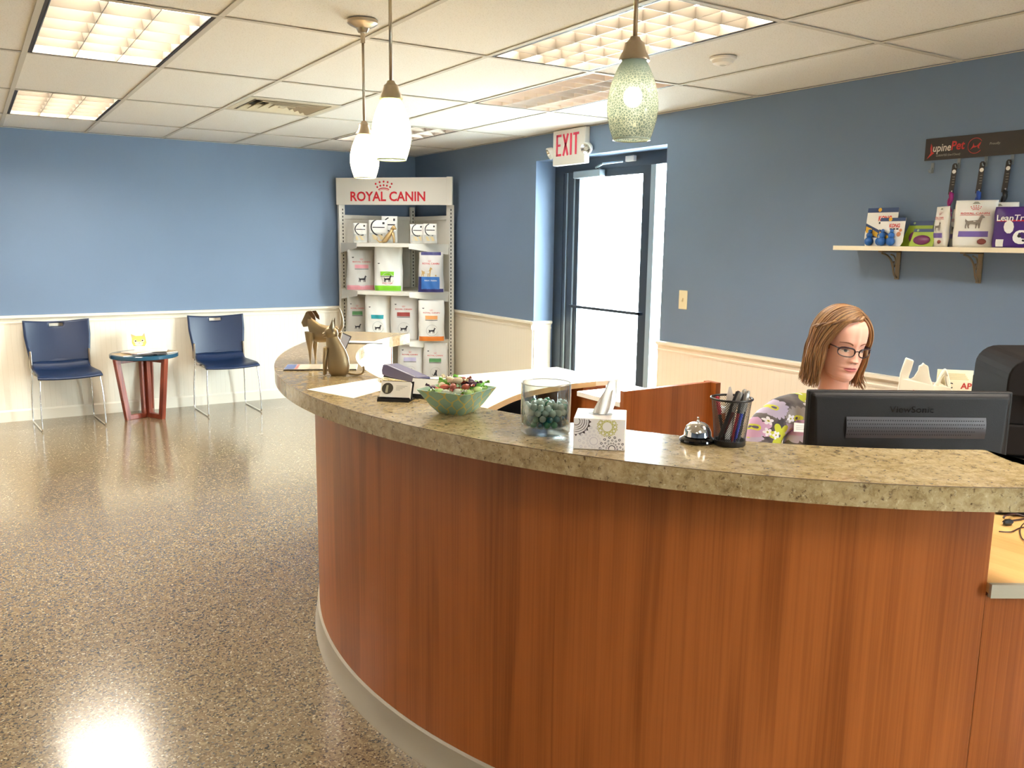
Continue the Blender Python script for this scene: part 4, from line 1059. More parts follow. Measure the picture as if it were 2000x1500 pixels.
# ---- candy bowl
bc = pz(893, 810, CT)
t = thing('candy_bowl', 'square flared turquoise bowl with yellow lattice pattern full of wrapped candy', 'bowl', (1.117, 2.030, CT), R_(28))
def m_bowl():
    m = mat('turquoise_lattice', (140, 190, 176), .25); n = NT(m); v = n.coord('UV'); s = n.sep(v)
    u = n.math('MULTIPLY', s[0], 12/.6923); w_ = n.math('MULTIPLY', s[1], 2*PI*19)
    cs = n.math('MULTIPLY', n.math('SINE', w_), .25)
    d1 = n.math('ABSOLUTE', n.math('SUBTRACT', n.math('FRACT', n.math('ADD', n.math('ADD', u, cs), 100.5)), .5))
    d2 = n.math('ABSOLUTE', n.math('SUBTRACT', n.math('FRACT', n.math('SUBTRACT', n.math('ADD', u, 100.0), cs)), .5))
    d = n.math('MINIMUM', d1, d2)
    n.base(n.mix(n.ramp(d, [(.055, (1, 1, 1)), (.08, (0, 0, 0))]), G(150, 190, 172), G(208, 200, 124))); return m
BOWLM = m_bowl(); BOWLI = mat('bowl_inside', (196, 222, 208), .25)
hb_, ht_ = .042, .083; HZ = .068
def sq(h, z, c=.012, n=4):
    P = []
    for k, (sx, sy) in enumerate(((1, 1), (-1, 1), (-1, -1), (1, -1))):
        for j in range(n+1):
            a = PI/2*k + PI/2*j/n; P.append((sx*(h-c)+c*math.cos(a), sy*(h-c)+c*math.sin(a), z))
    return P
lev = [(hb_-.004, 0, .008), (hb_, .003, .010), (hb_+(ht_-hb_)*.33, HZ*.30, .011), (hb_+(ht_-hb_)*.66, HZ*.64, .011), (ht_, HZ, .010)]
q = M(); q.uv = []; N_ = 20
for h, z, c in lev:
    P = sq(h, z, c); cum = [0]
    for a_, b_ in zip(P, P[1:]+P[:1]): cum.append(cum[-1]+math.dist(a_, b_))
    for k, p in enumerate(P+[P[0]]):
        q.v.append(p); side = k//5; loc_ = p[1] if side in (0, 2) else p[0]
        per = {0: 0, 1: 1, 2: 2, 3: 3}
        ang = math.atan2(p[1], p[0]); q.uv.append((cum[k]/cum[-1]*.6923, z*1.15))
for i in range(len(lev)-1):
    for k in range(N_): a = i*(N_+1)+k; q.f.append((a, a+1, a+N_+2, a+N_+1))
q.build('outer_wall', BOWLM, t, smooth='auto')
q = M(); q.prism([(p[0], p[1]) for p in sq(hb_-.004, 0, .008)], 0, .006)
P0_ = sq(ht_, HZ, .010); P1_ = sq(ht_-.004, HZ, .008); P2_ = sq(hb_-.002, .008, .008)
o0 = len(q.v); q.v += P0_+P1_+P2_
for k in range(N_):
    k2 = (k+1) % N_
    q.f += [(o0+k, o0+k2, o0+N_+k2, o0+N_+k), (o0+N_+k, o0+N_+k2, o0+2*N_+k2, o0+2*N_+k)]
q.build('inner_wall', BOWLI, t, smooth='auto')
# wrapped candies
CND = [mat('wrap_green', (124, 186, 74), .25), mat('wrap_pale_green', (188, 216, 140), .2), mat('wrap_cream', (236, 220, 184), .25), mat('wrap_brown', (150, 72, 58), .25), mat('wrap_plum', (92, 62, 84), .25), mat('wrap_red', (196, 96, 78), .25), mat('wrap_clear', (222, 226, 210), .15)]
def candy(k):
    m = CND[k]; t = thing('wrapped_candy', '', 'candy')
    q = M(); q.ball((0, 0, 0), (.016, .0105, .009), 10, 7); q.build('wrapper', m, t, smooth=True)
    for s in (-1, 1):
        q = M(); n = 7
        v = [(s*.014, 0, 0)]
        for j in range(n): a = (j/(n-1)-.5)*1.9; v.append((s*(.014+.017*math.cos(a)), .017*math.sin(a), .004*(-1)**j))
        q.add(v, [(0, j+1, j+2) for j in range(n-1)]); q.build('twist_end', m, t)
    return t
rnd = random.Random(5); base = {}
LABC = ['green', 'pale green', 'cream', 'brown', 'plum', 'red', 'clear-wrapped']
cn = 0
for ring_, (nn, rr, zz) in enumerate(((8, .032, .046), (13, .060, .066), (8, .040, .076), (4, .015, .088))):
    for k in range(nn):
        a = 2*PI*k/nn + ring_*.4 + rnd.uniform(-.15, .15)
        x = rr*math.cos(a)*1.05; y = rr*math.sin(a)*1.05
        view = x*(-.8)+y*(-.6)          # >0: the side near the camera
        if ring_ == 1: kk = rnd.choice([0, 0, 1, 0, 4]) if view < .02 else rnd.choice([1, 6, 4, 2])
        elif ring_ == 0: kk = rnd.choice([0, 3, 2])
        else: kk = rnd.choice([3, 2, 5, 3, 2]) if view > -.01 else rnd.choice([0, 1, 4, 0])
        loc = (1.117+x, 2.030+y, CT+zz+rnd.uniform(-.003, .004) + (.008 if view < -.02 and ring_ else 0))
        rot = (rnd.uniform(-.5, .5), rnd.uniform(-.5, .5), rnd.uniform(0, 6.28))
        if kk not in base: c_ = base[kk] = candy(kk); c_.location = loc; c_.rotation_euler = rot
        else: c_ = dup(base[kk], loc, rot=rot)
        c_['label'] = LABC[kk]+' twist-wrapped candy in the turquoise bowl'; c_['group'] = LABC[kk]+' candies in the bowl'
# ---- glass vase with beads
vx, vy = 1.192, 1.705
t = thing('glass_vase', 'clear glass cylinder vase partly filled with teal glass beads', 'vase', (vx, vy, CT))
VG2 = bpy.data.materials.new('vase_clear'); VG2.use_nodes = True; n = NT(VG2); n.n.remove(n.b)
_t = n.new('ShaderNodeBsdfTransparent'); _t.inputs[0].default_value = (.90, .93, .92, 1); _g = n.new('ShaderNodeBsdfGlossy'); _g.inputs['Roughness'].default_value = .03
_l = n.new('ShaderNodeLayerWeight'); _l.inputs[0].default_value = .25; _x = n.new('ShaderNodeMixShader'); n.l.new(_l.outputs['Facing'], _x.inputs[0]); n.l.new(_t.outputs[0], _x.inputs[1]); n.l.new(_g.outputs[0], _x.inputs[2]); n.l.new(_x.outputs[0], n.n['Material Output'].inputs[0])
VG = mat('vase_glass', (244, 250, 248), .02, 0, IOR=1.2, Transmission_Weight=1.0)
M().lathe([(0, 0), (.058, 0), (.0615, .004), (.0625, .02), (.0625, .124), (.0615, .126), (.0600, .124), (.0595, .022), (.052, .017), (0, .016)], 56, cap0=False, cap1=False).build('glass_body', VG2, t, smooth='auto')
M().lathe([(.0600, .1245), (.0615, .1265), (.0628, .1245)], 56, cap0=False, cap1=False).build('rim', mat('rim_glass_grey', (150, 150, 148), .08), t, smooth=True)
BE = [(mat('bead_teal', (20, 120, 134), .06), 'teal'), (mat('bead_green', (70, 150, 120), .06), 'green'), (mat('bead_pale', (186, 208, 196), .06), 'pale'), (mat('bead_deep', (8, 84, 110), .06), 'deep blue-green')]
for m, _ in BE: 
    b_ = m.node_tree.nodes['Principled BSDF']; b_.inputs['Transmission Weight'].default_value = .35; b_.inputs['Coat Weight'].default_value = .6
bm_ = [M().ball((0, 0, 0), .0088, 12, 8).mesh('glass_bead') for _ in BE]
for me, (m, _) in zip(bm_, BE): me.materials.append(m)
rnd = random.Random(3)
for lay in range(4):
    for rr, nn in ((.0495, 17), (.031, 11), (.012, 4)):
        if lay in (1, 2) and rr < .03: continue
        for k in range(nn):
            a = 2*PI*k/nn+lay*.5+rr*40
            if lay == 3 and rnd.random() < .25: continue
            ki = rnd.choice([0, 3, 0, 1] if lay < 1 else [0, 1, 3, 2] if lay < 2 else [2, 1, 2, 2])
            o = M().build('glass_bead', None, mesh=bm_[ki], smooth=True, loc=(vx+rr*math.cos(a), vy+rr*math.sin(a), CT+.0265+lay*.0142+rnd.uniform(-.001, .002)))
            tag(o, BE[ki][1]+' glass bead inside the clear cylinder vase', 'bead', BE[ki][1]+' beads in the vase')
# ---- tissue box
ta = pz(1119, 876, CT); tb = pz(1220, 881, CT); dx = (tb-ta).normalized(); W_ = (tb-ta).length
dy = Vector((-dx.y, dx.x, 0)); rz = math.atan2(dx.y, dx.x); tc = (ta+tb)/2+dy*W_/2
t = thing('tissue_box', 'white square tissue box printed with round lace doilies, tissue pulled up', 'tissue box', (tc.x, tc.y, CT), rz)
TH = .073; hw_ = W_/2
TBM = mat('tissue_card', (236, 228, 222), .5)
bx_ = M().b2((-hw_, -hw_, 0), (hw_, hw_, TH)).build('carton', TBM, t, bevel=.0015)
M().add([(x, y, TH+.0006) for x, y in circ(0, 0, .030, 24, .020)], [tuple(range(24))]).build('opening', mat('opening_grey', (168, 172, 176), .6), t)
def doily(cx, cz, r, m, kind, nm):
    P = []
    if kind == 'dark':
        for rr, w in ((.95, .06), (.78, .04), (.62, .05), (.46, .04), (.30, .05)): P.append(arcband(cx, cz, r*(rr-w), r*rr, 0, 2*PI-.01, 36))
        for k in range(20):
            a = 2*PI*k/20; P.append([(cx+r*.95*math.cos(a-.11), cz+r*.95*math.sin(a-.11)), (cx+r*.95*math.cos(a+.11), cz+r*.95*math.sin(a+.11)), (cx+r*1.10*math.cos(a), cz+r*1.10*math.sin(a))])
    elif kind == 'gold':
        P.append(arcband(cx, cz, r*.46, r*.56, 0, 2*PI-.01, 30))
        for k in range(12):
            a = 2*PI*k/12; P.append(arcband(cx+r*.75*math.cos(a), cz+r*.75*math.sin(a), r*.12, r*.21, 0, 2*PI-.01, 12))
        for k in range(12):
            a = 2*PI*(k+.5)/12; P.append(circ(cx+r*.95*math.cos(a), cz+r*.95*math.sin(a), r*.07, 8))
    else:
        for k in range(14):
            a = 2*PI*k/14
            for rr, s in ((.9, .10), (.66, .08), (.42, .07)): P.append(arcband(cx+r*rr*math.cos(a+rr), cz+r*rr*math.sin(a+rr), r*s*.5, r*s, 0, 2*PI-.1, 8))
        P.append(arcband(cx, cz, r*.22, r*.28, 0, 2*PI-.01, 20))
    v, f = polys2d(P)
    f = [q_ for q_ in f if all(-hw_+.001 < v[i][0] < hw_-.001 and .001 < v[i][1] < TH-.001 for i in q_)]
    g = M(); g.add([(x, -hw_-.0006, z) for x, z in v], f); g.build(nm, m, bx_)
doily(-hw_+.006, TH-.008, .032, mat('doily_brown', (70, 52, 48), .6), 'dark', 'brown_doily_print')
doily(.018, TH-.018, .024, mat('doily_gold', (196, 186, 112), .6), 'gold', 'gold_doily_print')
doily(.030, .004, .030, mat('doily_black', (52, 46, 48), .6), 'x', 'black_doily_print')
doily(-.012, .020, .036, mat('doily_faint', (214, 204, 204), .6), 'x', 'faint_doily_print')
q = M()
def tis(a, b):
    x = (a-.5)*.030*(1.3-.55*b)*(1+.5*math.sin(b*3)) + .028*b + .006*math.sin(a*9+b*2)
    return (x, .010*math.sin(a*8+b*2)+.012*(a-.5), TH-.004+.088*b-.010*abs(a-.62)*b)
q.grid(tis, 18, 18); q.grid(lambda a, b: (tis(1-a, b)[0]*.8-.004*b-.006*(1-b), tis(1-a, b)[1]*-1+.006, tis(a, b*.72)[2]), 16, 12)
q.build('tissue', mat('tissue_paper', (250, 248, 244), .8, Subsurface_Weight=.0), t, smooth=True, solid=.0006)
# ---- service bell
bl = pz(1360, 862, CT)
t = thing('service_bell', 'chrome dome service bell on a black base beside the pen cup', 'bell', (1.452, 1.436, CT))
M().lathe([(0, 0), (.041, 0), (.043, .004), (.042, .008), (.034, .013), (.026, .018), (.0, .018)], 40, cap0=False, cap1=False).build('base', mat('gloss_black', (14, 12, 14), .08), t, smooth='auto')
M().lathe([(.0315, .016), (.0335, .016), (.0325, .026), (.028, .038), (.018, .046), (.008, .049), (0, .0495)], 40, cap0=False, cap1=False).build('dome', CHROME, t, smooth='auto')
M().lathe([(0, .048), (.004, .048), (.004, .052), (.0025, .054), (.0028, .060), (0, .061)], 14, cap0=False, cap1=False).build('plunger', CHROME, t, smooth='auto')
# ---- mesh pen cup
px_, py_ = 1.500, 1.378
t = thing('pen_cup', 'black wire mesh pen cup full of pens', 'pen holder', (px_, py_, CT))
MB = mat('cup_black', (20, 17, 17), .35)
def rcup(z): return .035+.012*(z/.115)
q = M(); nu, nv = 52, 34
def cp_(i, j): z = .012+(.110-.012)*j/nv; a = 2*PI*(i+(j % 2)*.5)/nu; r = rcup(z); return Vector((r*math.cos(a), r*math.sin(a), z))
wv = []
def wire(a, b, w=.00042):
    d = (b-a).normalized(); o_ = Vector((a.x, a.y, 0)).normalized(); s = d.cross(o_)*w; n = o_*w
    k = len(q.v); q.v += [tuple(p) for p in (a+s, a-n*.8, a-s, b+s, b-n*.8, b-s)]
    q.f += [(k, k+3, k+4, k+1), (k+1, k+4, k+5, k+2), (k+2, k+5, k+3, k)]
for j in range(nv):
    for i in range(nu):
        a = cp_(i, j)
        wire(a, cp_(i, j+1)); wire(a, cp_(i-1 if j % 2 == 0 else i+1, j+1))
m_o = q.build('mesh_wall', MB, t); m_o['kind'] = 'stuff'
M().lathe([(.0, .0), (.036, .0), (.0375, .002), (.0375, .013), (.0355, .013), (.035, .003), (0, .003)], 40, cap0=False, cap1=False).build('base_band', MB, t, smooth='auto')
M().tube([((rcup(.112)+.001)*math.cos(2*PI*k/40), (rcup(.112)+.001)*math.sin(2*PI*k/40), .112) for k in range(40)], .0028, 8, closed=True).build('rim', MB, t, smooth=True)
def pen(label, foot, head, body, capc, r=.004, group=None, kind='pen'):
    foot = Vector(foot)+Vector((px_, py_, CT)); head = Vector(head)+Vector((px_, py_, CT)); d = head-foot; L = d.length
    t = thing(kind, label, 'pen', foot, group=group, rot=d.to_track_quat('Z', 'Y').to_euler())
    M().lathe([(0, 0), (.0008, .0), (r*.7, .012), (r, .016), (r, L*.62), (r, L*.62)], 10).build('barrel', body, t, smooth='auto')
    M().lathe([(r*1.12, L*.60), (r*1.12, L*.97), (r*.7, L), (0, L)], 10, cap1=False).build('cap', capc, t, smooth='auto')
    M().b2((-.0012, r, L*.66), (.0012, r+.0018, L*.98)).build('clip', capc, t)
GR = mat('pen_grey', (150, 146, 142), .3, .4); DK = mat('pen_dark', (36, 32, 36), .35); PB = mat('pen_blue', (28, 52, 180), .3); PR = mat('pen_red', (170, 34, 56), .3)
# image right on the counter is about (0.76,-0.65)
ir = Vector((.72, -.69, 0)); iw = Vector((.69, .72, 0))
def at(a, b, z): v = ir*a+iw*b; return (v.x, v.y, z)
pen('dark pen with a red tip at the left side of the mesh cup', at(-.012, .0, .005), at(-.034, .02, .112), DK, PR)
pen('dark grey pen leaning across the middle of the mesh cup', at(-.028, -.008, .005), at(.016, .012, .128), DK, DK, .0046)
pen('silver pen leaning right in the mesh cup, left of the blue pen', at(-.020, .008, .005), at(.021, -.004, .128), mat('pen_maroon', (90, 26, 34), .3), GR)
pen('red-barrelled pen standing low in the mesh cup', at(.004, -.012, .005), at(.026, .014, .122), PR, DK)
pen('blue-barrelled pen leaning at the right of the mesh cup', at(.010, -.010, .005), at(.034, -.002, .126), PB, GR)
pen('grey-topped pen at the right rim of the mesh cup', at(.020, .004, .005), at(.038, .010, .130), DK, GR)
pen('silver-capped pen behind the others in the mesh cup', at(.012, .014, .005), at(.030, .018, .132), DK, mat('pen_silver', (200, 196, 190), .2, .7))
pen('thin grey pen at the back right of the mesh cup', at(.0, .020, .005), at(.014, .032, .122), GR, GR)
t = thing('letter_opener', 'white pointed plastic letter opener sticking up from the mesh cup', 'letter opener', (px_+at(-.004, .010, 0)[0], py_+at(-.004, .010, 0)[1], CT+.03), rot=(0, 0, math.atan2(ir.y, ir.x)))
q = M(); q.prism([(-.008, 0), (.008, 0), (.009, .07), (.006, .092), (.001, .108), (-.004, .108), (-.008, .085)], -.0015, .0015, rotm(PI/2)); q.build('blade', mat('frosted_white', (238, 230, 222), .3), t, bevel=.0005)
M().b2((-.006, -.003, -.02), (.006, .003, .002)).build('handle', WHITE, t)

# ------------------------------------------------------------------ monitor
t = thing('computer_monitor', 'black monitor seen from behind with ViewSonic lettering and vent holes', 'monitor', (1.977, 1.226, .8105), R_(-31.3), rot=(0, 0, R_(-31.3)))
MH = .31; MT = .373; MW = .26
MBK = m_paint('monitor_black', (24, 20, 19), .5, 400)
MBK.node_tree.nodes['Principled BSDF'].inputs['Specular IOR Level'].default_value = .22
q = M(); q.b2((-MW, -.004, MT-MH), (MW, .016, MT)); q.build('bezel', MBK, t, bevel=.004, seg=3)
q = M(); 
v = [(-MW+.004, -.002, MT-MH+.004), (MW-.004, -.002, MT-MH+.004), (MW-.004, -.002, MT-.003), (-MW+.004, -.002, MT-.003), (-MW+.03, -.022, MT-MH+.02), (MW-.03, -.022, MT-MH+.02), (MW-.012, -.012, MT-.012), (-MW+.012, -.012, MT-.012)]
q.add(v, [(4, 5, 6, 7), (0, 1, 5, 4), (1, 2, 6, 5), (2, 3, 7, 6), (3, 0, 4, 7)]); hs = q.build('rear_shell', MBK, t, bevel=.006, seg=3)
SX = lambda x, z: (x, -.0165-.010*(MT-z-.012)/(MH-.032)*1.0+.004, z)
# recessed vent band: a scooped strip with rows of holes
q = M(); VB0, VB1 = MT-.118, MT-.064
def scoop(a, b):
    x = -.165+.355*a; z = VB1-(VB1-VB0)*b
    y0 = -.012-.010*(MT-z-.012)/(MH-.032)
    return (x, y0-.004*math.sin(PI*min(1, b*1.0)) - .0015, z)
q.grid(scoop, 24, 6, flip=False); q.build('vent_band', mat('vent_grey', (54, 48, 50), .4), t, smooth=True)
q = M()
for r in range(5):
    for k in range(58):
        a = (k+.5+(r % 2)*.5)/59; b = .16+r*.165
        if b > .5 and a > .97-(b-.5)*.25: continue
        x, y, z = scoop(a, b); q.add([(x+.0017*math.cos(j*PI/3), y-.0006, z+.0017*math.sin(j*PI/3)) for j in range(6)], [tuple(range(6))])
q.build('vent_holes', SLOT, t)['kind'] = 'stuff'
v, f, tw = text2d('ViewSonic', .0)
q = M(); q.add([(-.002+x/tw*.112, -.0163, MT-.052+y*.0165) for x, y in v], f); q.build('lettering', mat('letter_dark', (5, 5, 5), .2), hs)
M().b2((-MW+.008, .0155, MT-MH+.012), (MW-.008, .0172, MT-.010)).build('screen', mat('screen_off', (120, 140, 160), .15), t)
for x in (-.045, .02): M().lathe([(0, 0), (.0022, 0), (.0022, .001), (0, .001)], 10, Matrix.Translation((x, -.024, MT-.165)) @ rotm(PI/2)).build('screw', STEEL, t)
M().b2((-.03, -.045, .012), (.03, -.018, MT-.17)).build('stand_neck', MBK, t, bevel=.006)
M().lathe([(0, 0), (.11, 0), (.112, .006), (.10, .012), (0, .016)], 40, Matrix.Translation((0, -.0, 0)), cap0=False, cap1=False).build('stand_base', MBK, t, smooth='auto')

# ------------------------------------------------------------------ printer
t = thing('printer', 'large black office printer at the frame edge behind the monitor', 'printer', (2.615, 1.195, .8105), R_(-47))
PK = mat('printer_black', (24, 19, 17), .75, 0, Specular_IOR_Level=.12); PK2 = mat('printer_recess', (12, 10, 10), .5)
# front faces local -Y; left edge at x=-.17
q = M(); arc = [(-.17+.06-.06*math.cos(a*PI/12), .44-.06+.06*math.sin(a*PI/12)) for a in range(7)]
pr = [(-.17, .335)] + arc + [(.32, .455), (.32, .335)]
q.prism([(x, z) for x, z in pr], -.13, .20, rotm(PI/2)); q.build('scanner_lid', PK, t, bevel=.004)
q = M(); q.b2((-.17, -.19, .255), (-.115, .14, .345)).b2((-.115, .0, .255), (.32, .14, .345)).b2((.25, -.19, .255), (.32, 0, .345)); q.build('side_frame', PK, t, bevel=.004)
q = M(); q.b2((-.115, -.17, .25), (.25, .0, .258)).b2((-.115, -.012, .258), (.25, -.002, .345)); q.build('output_recess', PK2, t)
q = M(); q.b2((-.11, -.204, .30), (.25, -.196, .415)); q.build('dark_window', mat('printer_gloss', (10, 9, 9), .1), t)
q = M(); q.b2((-.17, -.20, .17), (.32, .14, .255)); q.build('body', PK, t, bevel=.005)
for z0 in (.115, .06, .003):
    dr = M().b2((-.165, -.205, z0), (.32, .135, z0+.048)).build('paper_tray', PK, t, bevel=.004)
    M().b2((-.16, -.2065, z0+.046), (.32, -.204, z0+.0485)).build('tray_edge', mat('tray_grey', (112, 104, 98), .4), dr)
q = M(); q.add([(-.17, -.10, .262), (-.17, .05, .262), (-.30, .02, .215), (-.30, -.07, .215), (-.17, -.10, .256), (-.17, .05, .256), (-.30, .02, .209), (-.30, -.07, .209)], [(0, 1, 2, 3), (7, 6, 5, 4), (0, 4, 5, 1), (1, 5, 6, 2), (2, 6, 7, 3), (3, 7, 4, 0)]); q.build('side_output_tray', PK, t)
M().b2((-.176, -.19, .268), (-.1705, .04, .272)).build('paper_edge', PAPER, t)

# ------------------------------------------------------------------ back-office ledge with carrier bags and carton
t = thing('back_cabinet', 'low cabinet behind the receptionist carrying plastic bags', 'cabinet', (3.02, 1.62, 0), R_(-30))
q = M(); q.b2((-.28, -.30, 0), (.28, .30, .86)); q.uv = [(p[0]+p[1], p[2]) for p in q.v]; q.build('body', WOOD, t)
M().b2((-.30, -.32, .86), (.30, .32, .885)).build('top', CREAM, t)
PLB = mat('bag_film', (236, 228, 208), .35, 0, Transmission_Weight=.0)
def carrier(label, c, outline, y):
    """thin plastic carrier: puffed sheet with an outline that includes the handle loops"""
    t = thing('carrier_bag', label, 'bag', c, R_(-53), 'white carrier bags')
    for i, pl in enumerate(outline):
        if i == 0: zm = min(z for x, z in pl)+.03; pl = [(x, z if z > zm else .001) for x, z in pl]
        q = M(); v, f = polys2d([pl]); n = len(v)
        def dep(x, z): return .018+.03*max(0, 1-(z/.20))
        # front and back skins, closed around the outline
        for s in (-1, 1): q.add([(x, s*dep(x, z)*(.55+.2*math.sin(x*90+i)), z) for x, z in v], [tuple(reversed(k)) for k in f] if s > 0 else f)
        for k in range(n): q.f.append((k, (k+1) % n, (k+1) % n+n, k+n))
        q.build('bag_film' if i == 0 else 'handle', PLB, t, smooth='auto', bevel=.004)
    return t
def px2(t_, rz, pts):
    """picture points -> local x,z on the vertical plane through t_ facing rz"""
    n = Vector((math.sin(rz), -math.cos(rz), 0)); r = Vector((math.cos(rz), math.sin(rz), 0)); o = []
    for px, py in pts:
        d = _cam() @ Vector((px-1000, -(py-750), -1650)); k = (Vector(t_)-Vector((0, 0, 1.54))).dot(n)/d.dot(n)
        p = Vector((0, 0, 1.54))+d*k-Vector(t_); o.append((p.dot(r), p.z))
    return o
bl_ = (2.775, 1.715, .886)
carrier('white plastic carrier bag with a small red mark, tall handle standing up', bl_,
    [px2(bl_, R_(-53), [(1752, 800), (1753, 765), (1756, 745), (1758, 730), (1764, 712), (1769, 698), (1785, 704), (1780, 722), (1774, 738), (1777, 741), (1785, 736), (1793, 724), (1795, 714), (1800, 713), (1803, 708), (1807, 712), (1813, 715), (1816, 735), (1822, 752), (1824, 765), (1825, 800)])], 0)
rm = thing('red_logo_mark', 'small red mark printed low on the tall carrier bag', 'mark', bl_, R_(-53)); bpy.data.objects.remove(rm)
v_ = px2(bl_, R_(-53), [(1781, 757), (1785, 759), (1789, 763), (1786, 764), (1782, 760)])
q = M(); vv, ff = polys2d([v_]); q.add([(x, -.048, z) for x, z in vv], ff); q.build('red_mark', RED, [o for o in bpy.data.objects if o.name.startswith('carrier_bag')][0])
b2_ = (2.86, 1.66, .886)
carrier('white plastic carrier bag with a thin arched handle between tall bag and carton', b2_,
    [px2(b2_, R_(-53), [(1818, 800), (1820, 765), (1822, 752), (1833, 752), (1845, 753), (1856, 756), (1862, 766), (1864, 800)]),
     px2(b2_, R_(-53), [(1822, 754), (1829, 745), (1838, 728), (1843, 721), (1848, 720), (1851, 727), (1855, 742), (1857, 758), (1850, 756), (1846, 742), (1845, 730), (1840, 737), (1834, 751), (1830, 756)])], 0)
t = thing('folder_carton', 'cream carton of folders with red letters beside the printer', 'carton', (2.925, 1.618, .886), R_(-46))
pp = px2((2.955, 1.605, .886), R_(-40), [(1843, 800), (1842, 740), (1871, 750), (1871, 800)])
q = M(); q.b2((-.06, -.005, 0), (.030, 0, .195)); q.b2((-.06, .12, 0), (.06, .125, .215)); q.b2((.028, -.0, 0), (.033, .12, .17)); q.b2((-.06, 0, 0), (-.055, .12, .17)); q.build('carton_walls', mat('carton_cream', (228, 214, 184), .6), t)
for k in range(6): M().b2((-.05, .012+k*.016, 0), (.026, .016+k*.016, .186+.004*k)).build('folder', mat('folder_tan', (206, 190, 150), .7), t)
for s_, z_, w_ in (('AP', .166, .036), ('OW', .138, .036)):
    v, f, tw = text2d(s_, .04); q = M(); q.add([(.006+x/tw*w_, -.0058, z_+y*.021) for x, y in v], f); q.build('lettering', mat('carton_red', (176, 44, 32), .5), t)
v, f, tw = text2d('C', .03); q = M(); q.add([(-.045+x/tw*.016, -.0058, .166+y*.020) for x, y in v], f); q.build('lettering', INK, t)

# ------------------------------------------------------------------ wall shelf, sign and hanging goods on the right wall
WZ = 1.545
wl = thing('wall_shelf', 'long white wall shelf holding pet treats and toys', 'shelf', (XR, 2.835, WZ))
M().b2((-.20, -1.7, -.022), (0, 0, 0)).build('board', mat('shelf_cream', (240, 228, 200), .4), wl, bevel=.001)
BKM = mat('bracket_pewter', (124, 108, 86), .35, .7)
for y in (-.245, -.66, -1.3):
    q = M(); q.b2((-.008, y-.012, -.165), (0, y+.012, -.022)).b2((-.16, y-.012, -.030), (0, y+.012, -.022)); br = q.build('bracket', BKM, wl, bevel=.002)
    q = M(); q.tube(crom([(-.145, y, -.034), (-.10, y, -.045), (-.065, y, -.07), (-.045, y, -.105), (-.03, y, -.14), (-.006, y, -.158)], 4), .005, 6)
    q.tube(crom([(-.07, y, -.04), (-.04, y, -.05), (-.025, y, -.075), (-.03, y, -.10), (-.045, y, -.09), (-.04, y, -.075)], 4), .004, 6); q.build('scroll', BKM, br, smooth=True)
def wface(name, label, y, x, w, h, d, m, cat, group, rx=0, rz=-90, z=WZ+.0005):
    return thing(name, label, cat, (x, y, z), group=group, rot=(R_(rx), 0, R_(rz)))
def plate(t, polys, m, nm, y=-.001, th=.0006):
    q = M(); v, f = polys2d(polys); q.add([(a, y, b) for a, b in v], f); return q.build(nm, m, t)
def txt(t, s, cx, z, h, w, m, y=-.002, sh=0., bold=.02, nm='lettering'):
    v, f, tw = text2d(s, bold, sh); q = M(); q.add([(cx+a/tw*w, y, z+b*h) for a, b in v], f); return q.build(nm, m, t)
YEL = mat('print_yellow', (228, 176, 46), .5); DBL = mat('print_dark_blue', (36, 60, 104), .45); TOY = mat('toy_blue', (38, 96, 170), .3)
def rect(x0, z0, x1, z1): return [(x0, z0), (x1, z0), (x1, z1), (x0, z1)]
def toypack(label, y, x, w, h, kid):
    t = wface('toy_package', label, y, x, w, h, .01, None, 'toy package', 'blue toy packages on the wall shelf', rx=-6)
    q = M(); q.prism([(-w/2, h*.22), (-w/2+.01, 0), (w/2-.012, 0), (w/2, h*.15), (w/2, h), (w/2-.03, h), (0, h*1.0), (-w/2, h)], 0, .002, rotm(PI/2)); q.build('card', WHITE, t)
    plate(t, [rect(-w/2, h*.88, w/2, h)], DBL, 'header_band', -.0028); plate(t, [circ(-w*.1, h*.95, .010, 12)], YEL, 'yellow_spot', -.0034)
    plate(t, [[(-w/2, h*.40), (-w/2, h*.60), (-w*.05, h*.42), (w*.1, h*.22), (-w*.2, h*.22)]], DBL, 'blue_sweep', -.0028)
    plate(t, [[(-w*.48, h*.36), (-w*.48, h*.52), (-w*.28, h*.45), (-w*.28, h*.30)], [(-w*.25, h*.28), (-w*.25, h*.43), (-w*.02, h*.32), (-w*.04, h*.22)]], YEL, 'yellow_panel', -.0034)
    txt(t, 'KONG', w*.10, h*.66, h*.13, w*.42, mat('brand_red', (206, 62, 52), .5), -.0036, bold=.05)
    for k in range(3): plate(t, [rect(w*(-.08+.13*k), h*.58, w*(.01+.13*k), h*.63)], INK, 'caption_block', -.0034)
    if kid: plate(t, [circ(w*.30, h*.42, .012, 10), circ(w*.36, h*.56, .008, 10)], mat('photo_skin', (206, 140, 100), .6), 'child_picture', -.0034); 
    for k, xx in enumerate((-w*.28, w*.08)):
        q = M(); r = .022 if w > .13 else .018
        q.ball((xx, -.016, r), (r, r*.9, r), 14, 10).ball((xx, -.016, r*2.35), (r*.72, r*.66, r*.72), 14, 10).ball((xx, -.016, r*3.3), (r*.42, r*.4, r*.42), 12, 8); q.build('rubber_toy', TOY, t, smooth=True)
    return t
toypack('larger white card with KONG in red and two blue rubber toys, at the back', 2.652, 3.88, .172, .190, False)
toypack('smaller white card with a child picture and two blue rubber toys, in front', 2.560, 3.835, .135, .138, True)
PUR = mat('toy_purple', (112, 36, 92), .35); LIM2 = mat('card_lime', (150, 176, 36), .45)
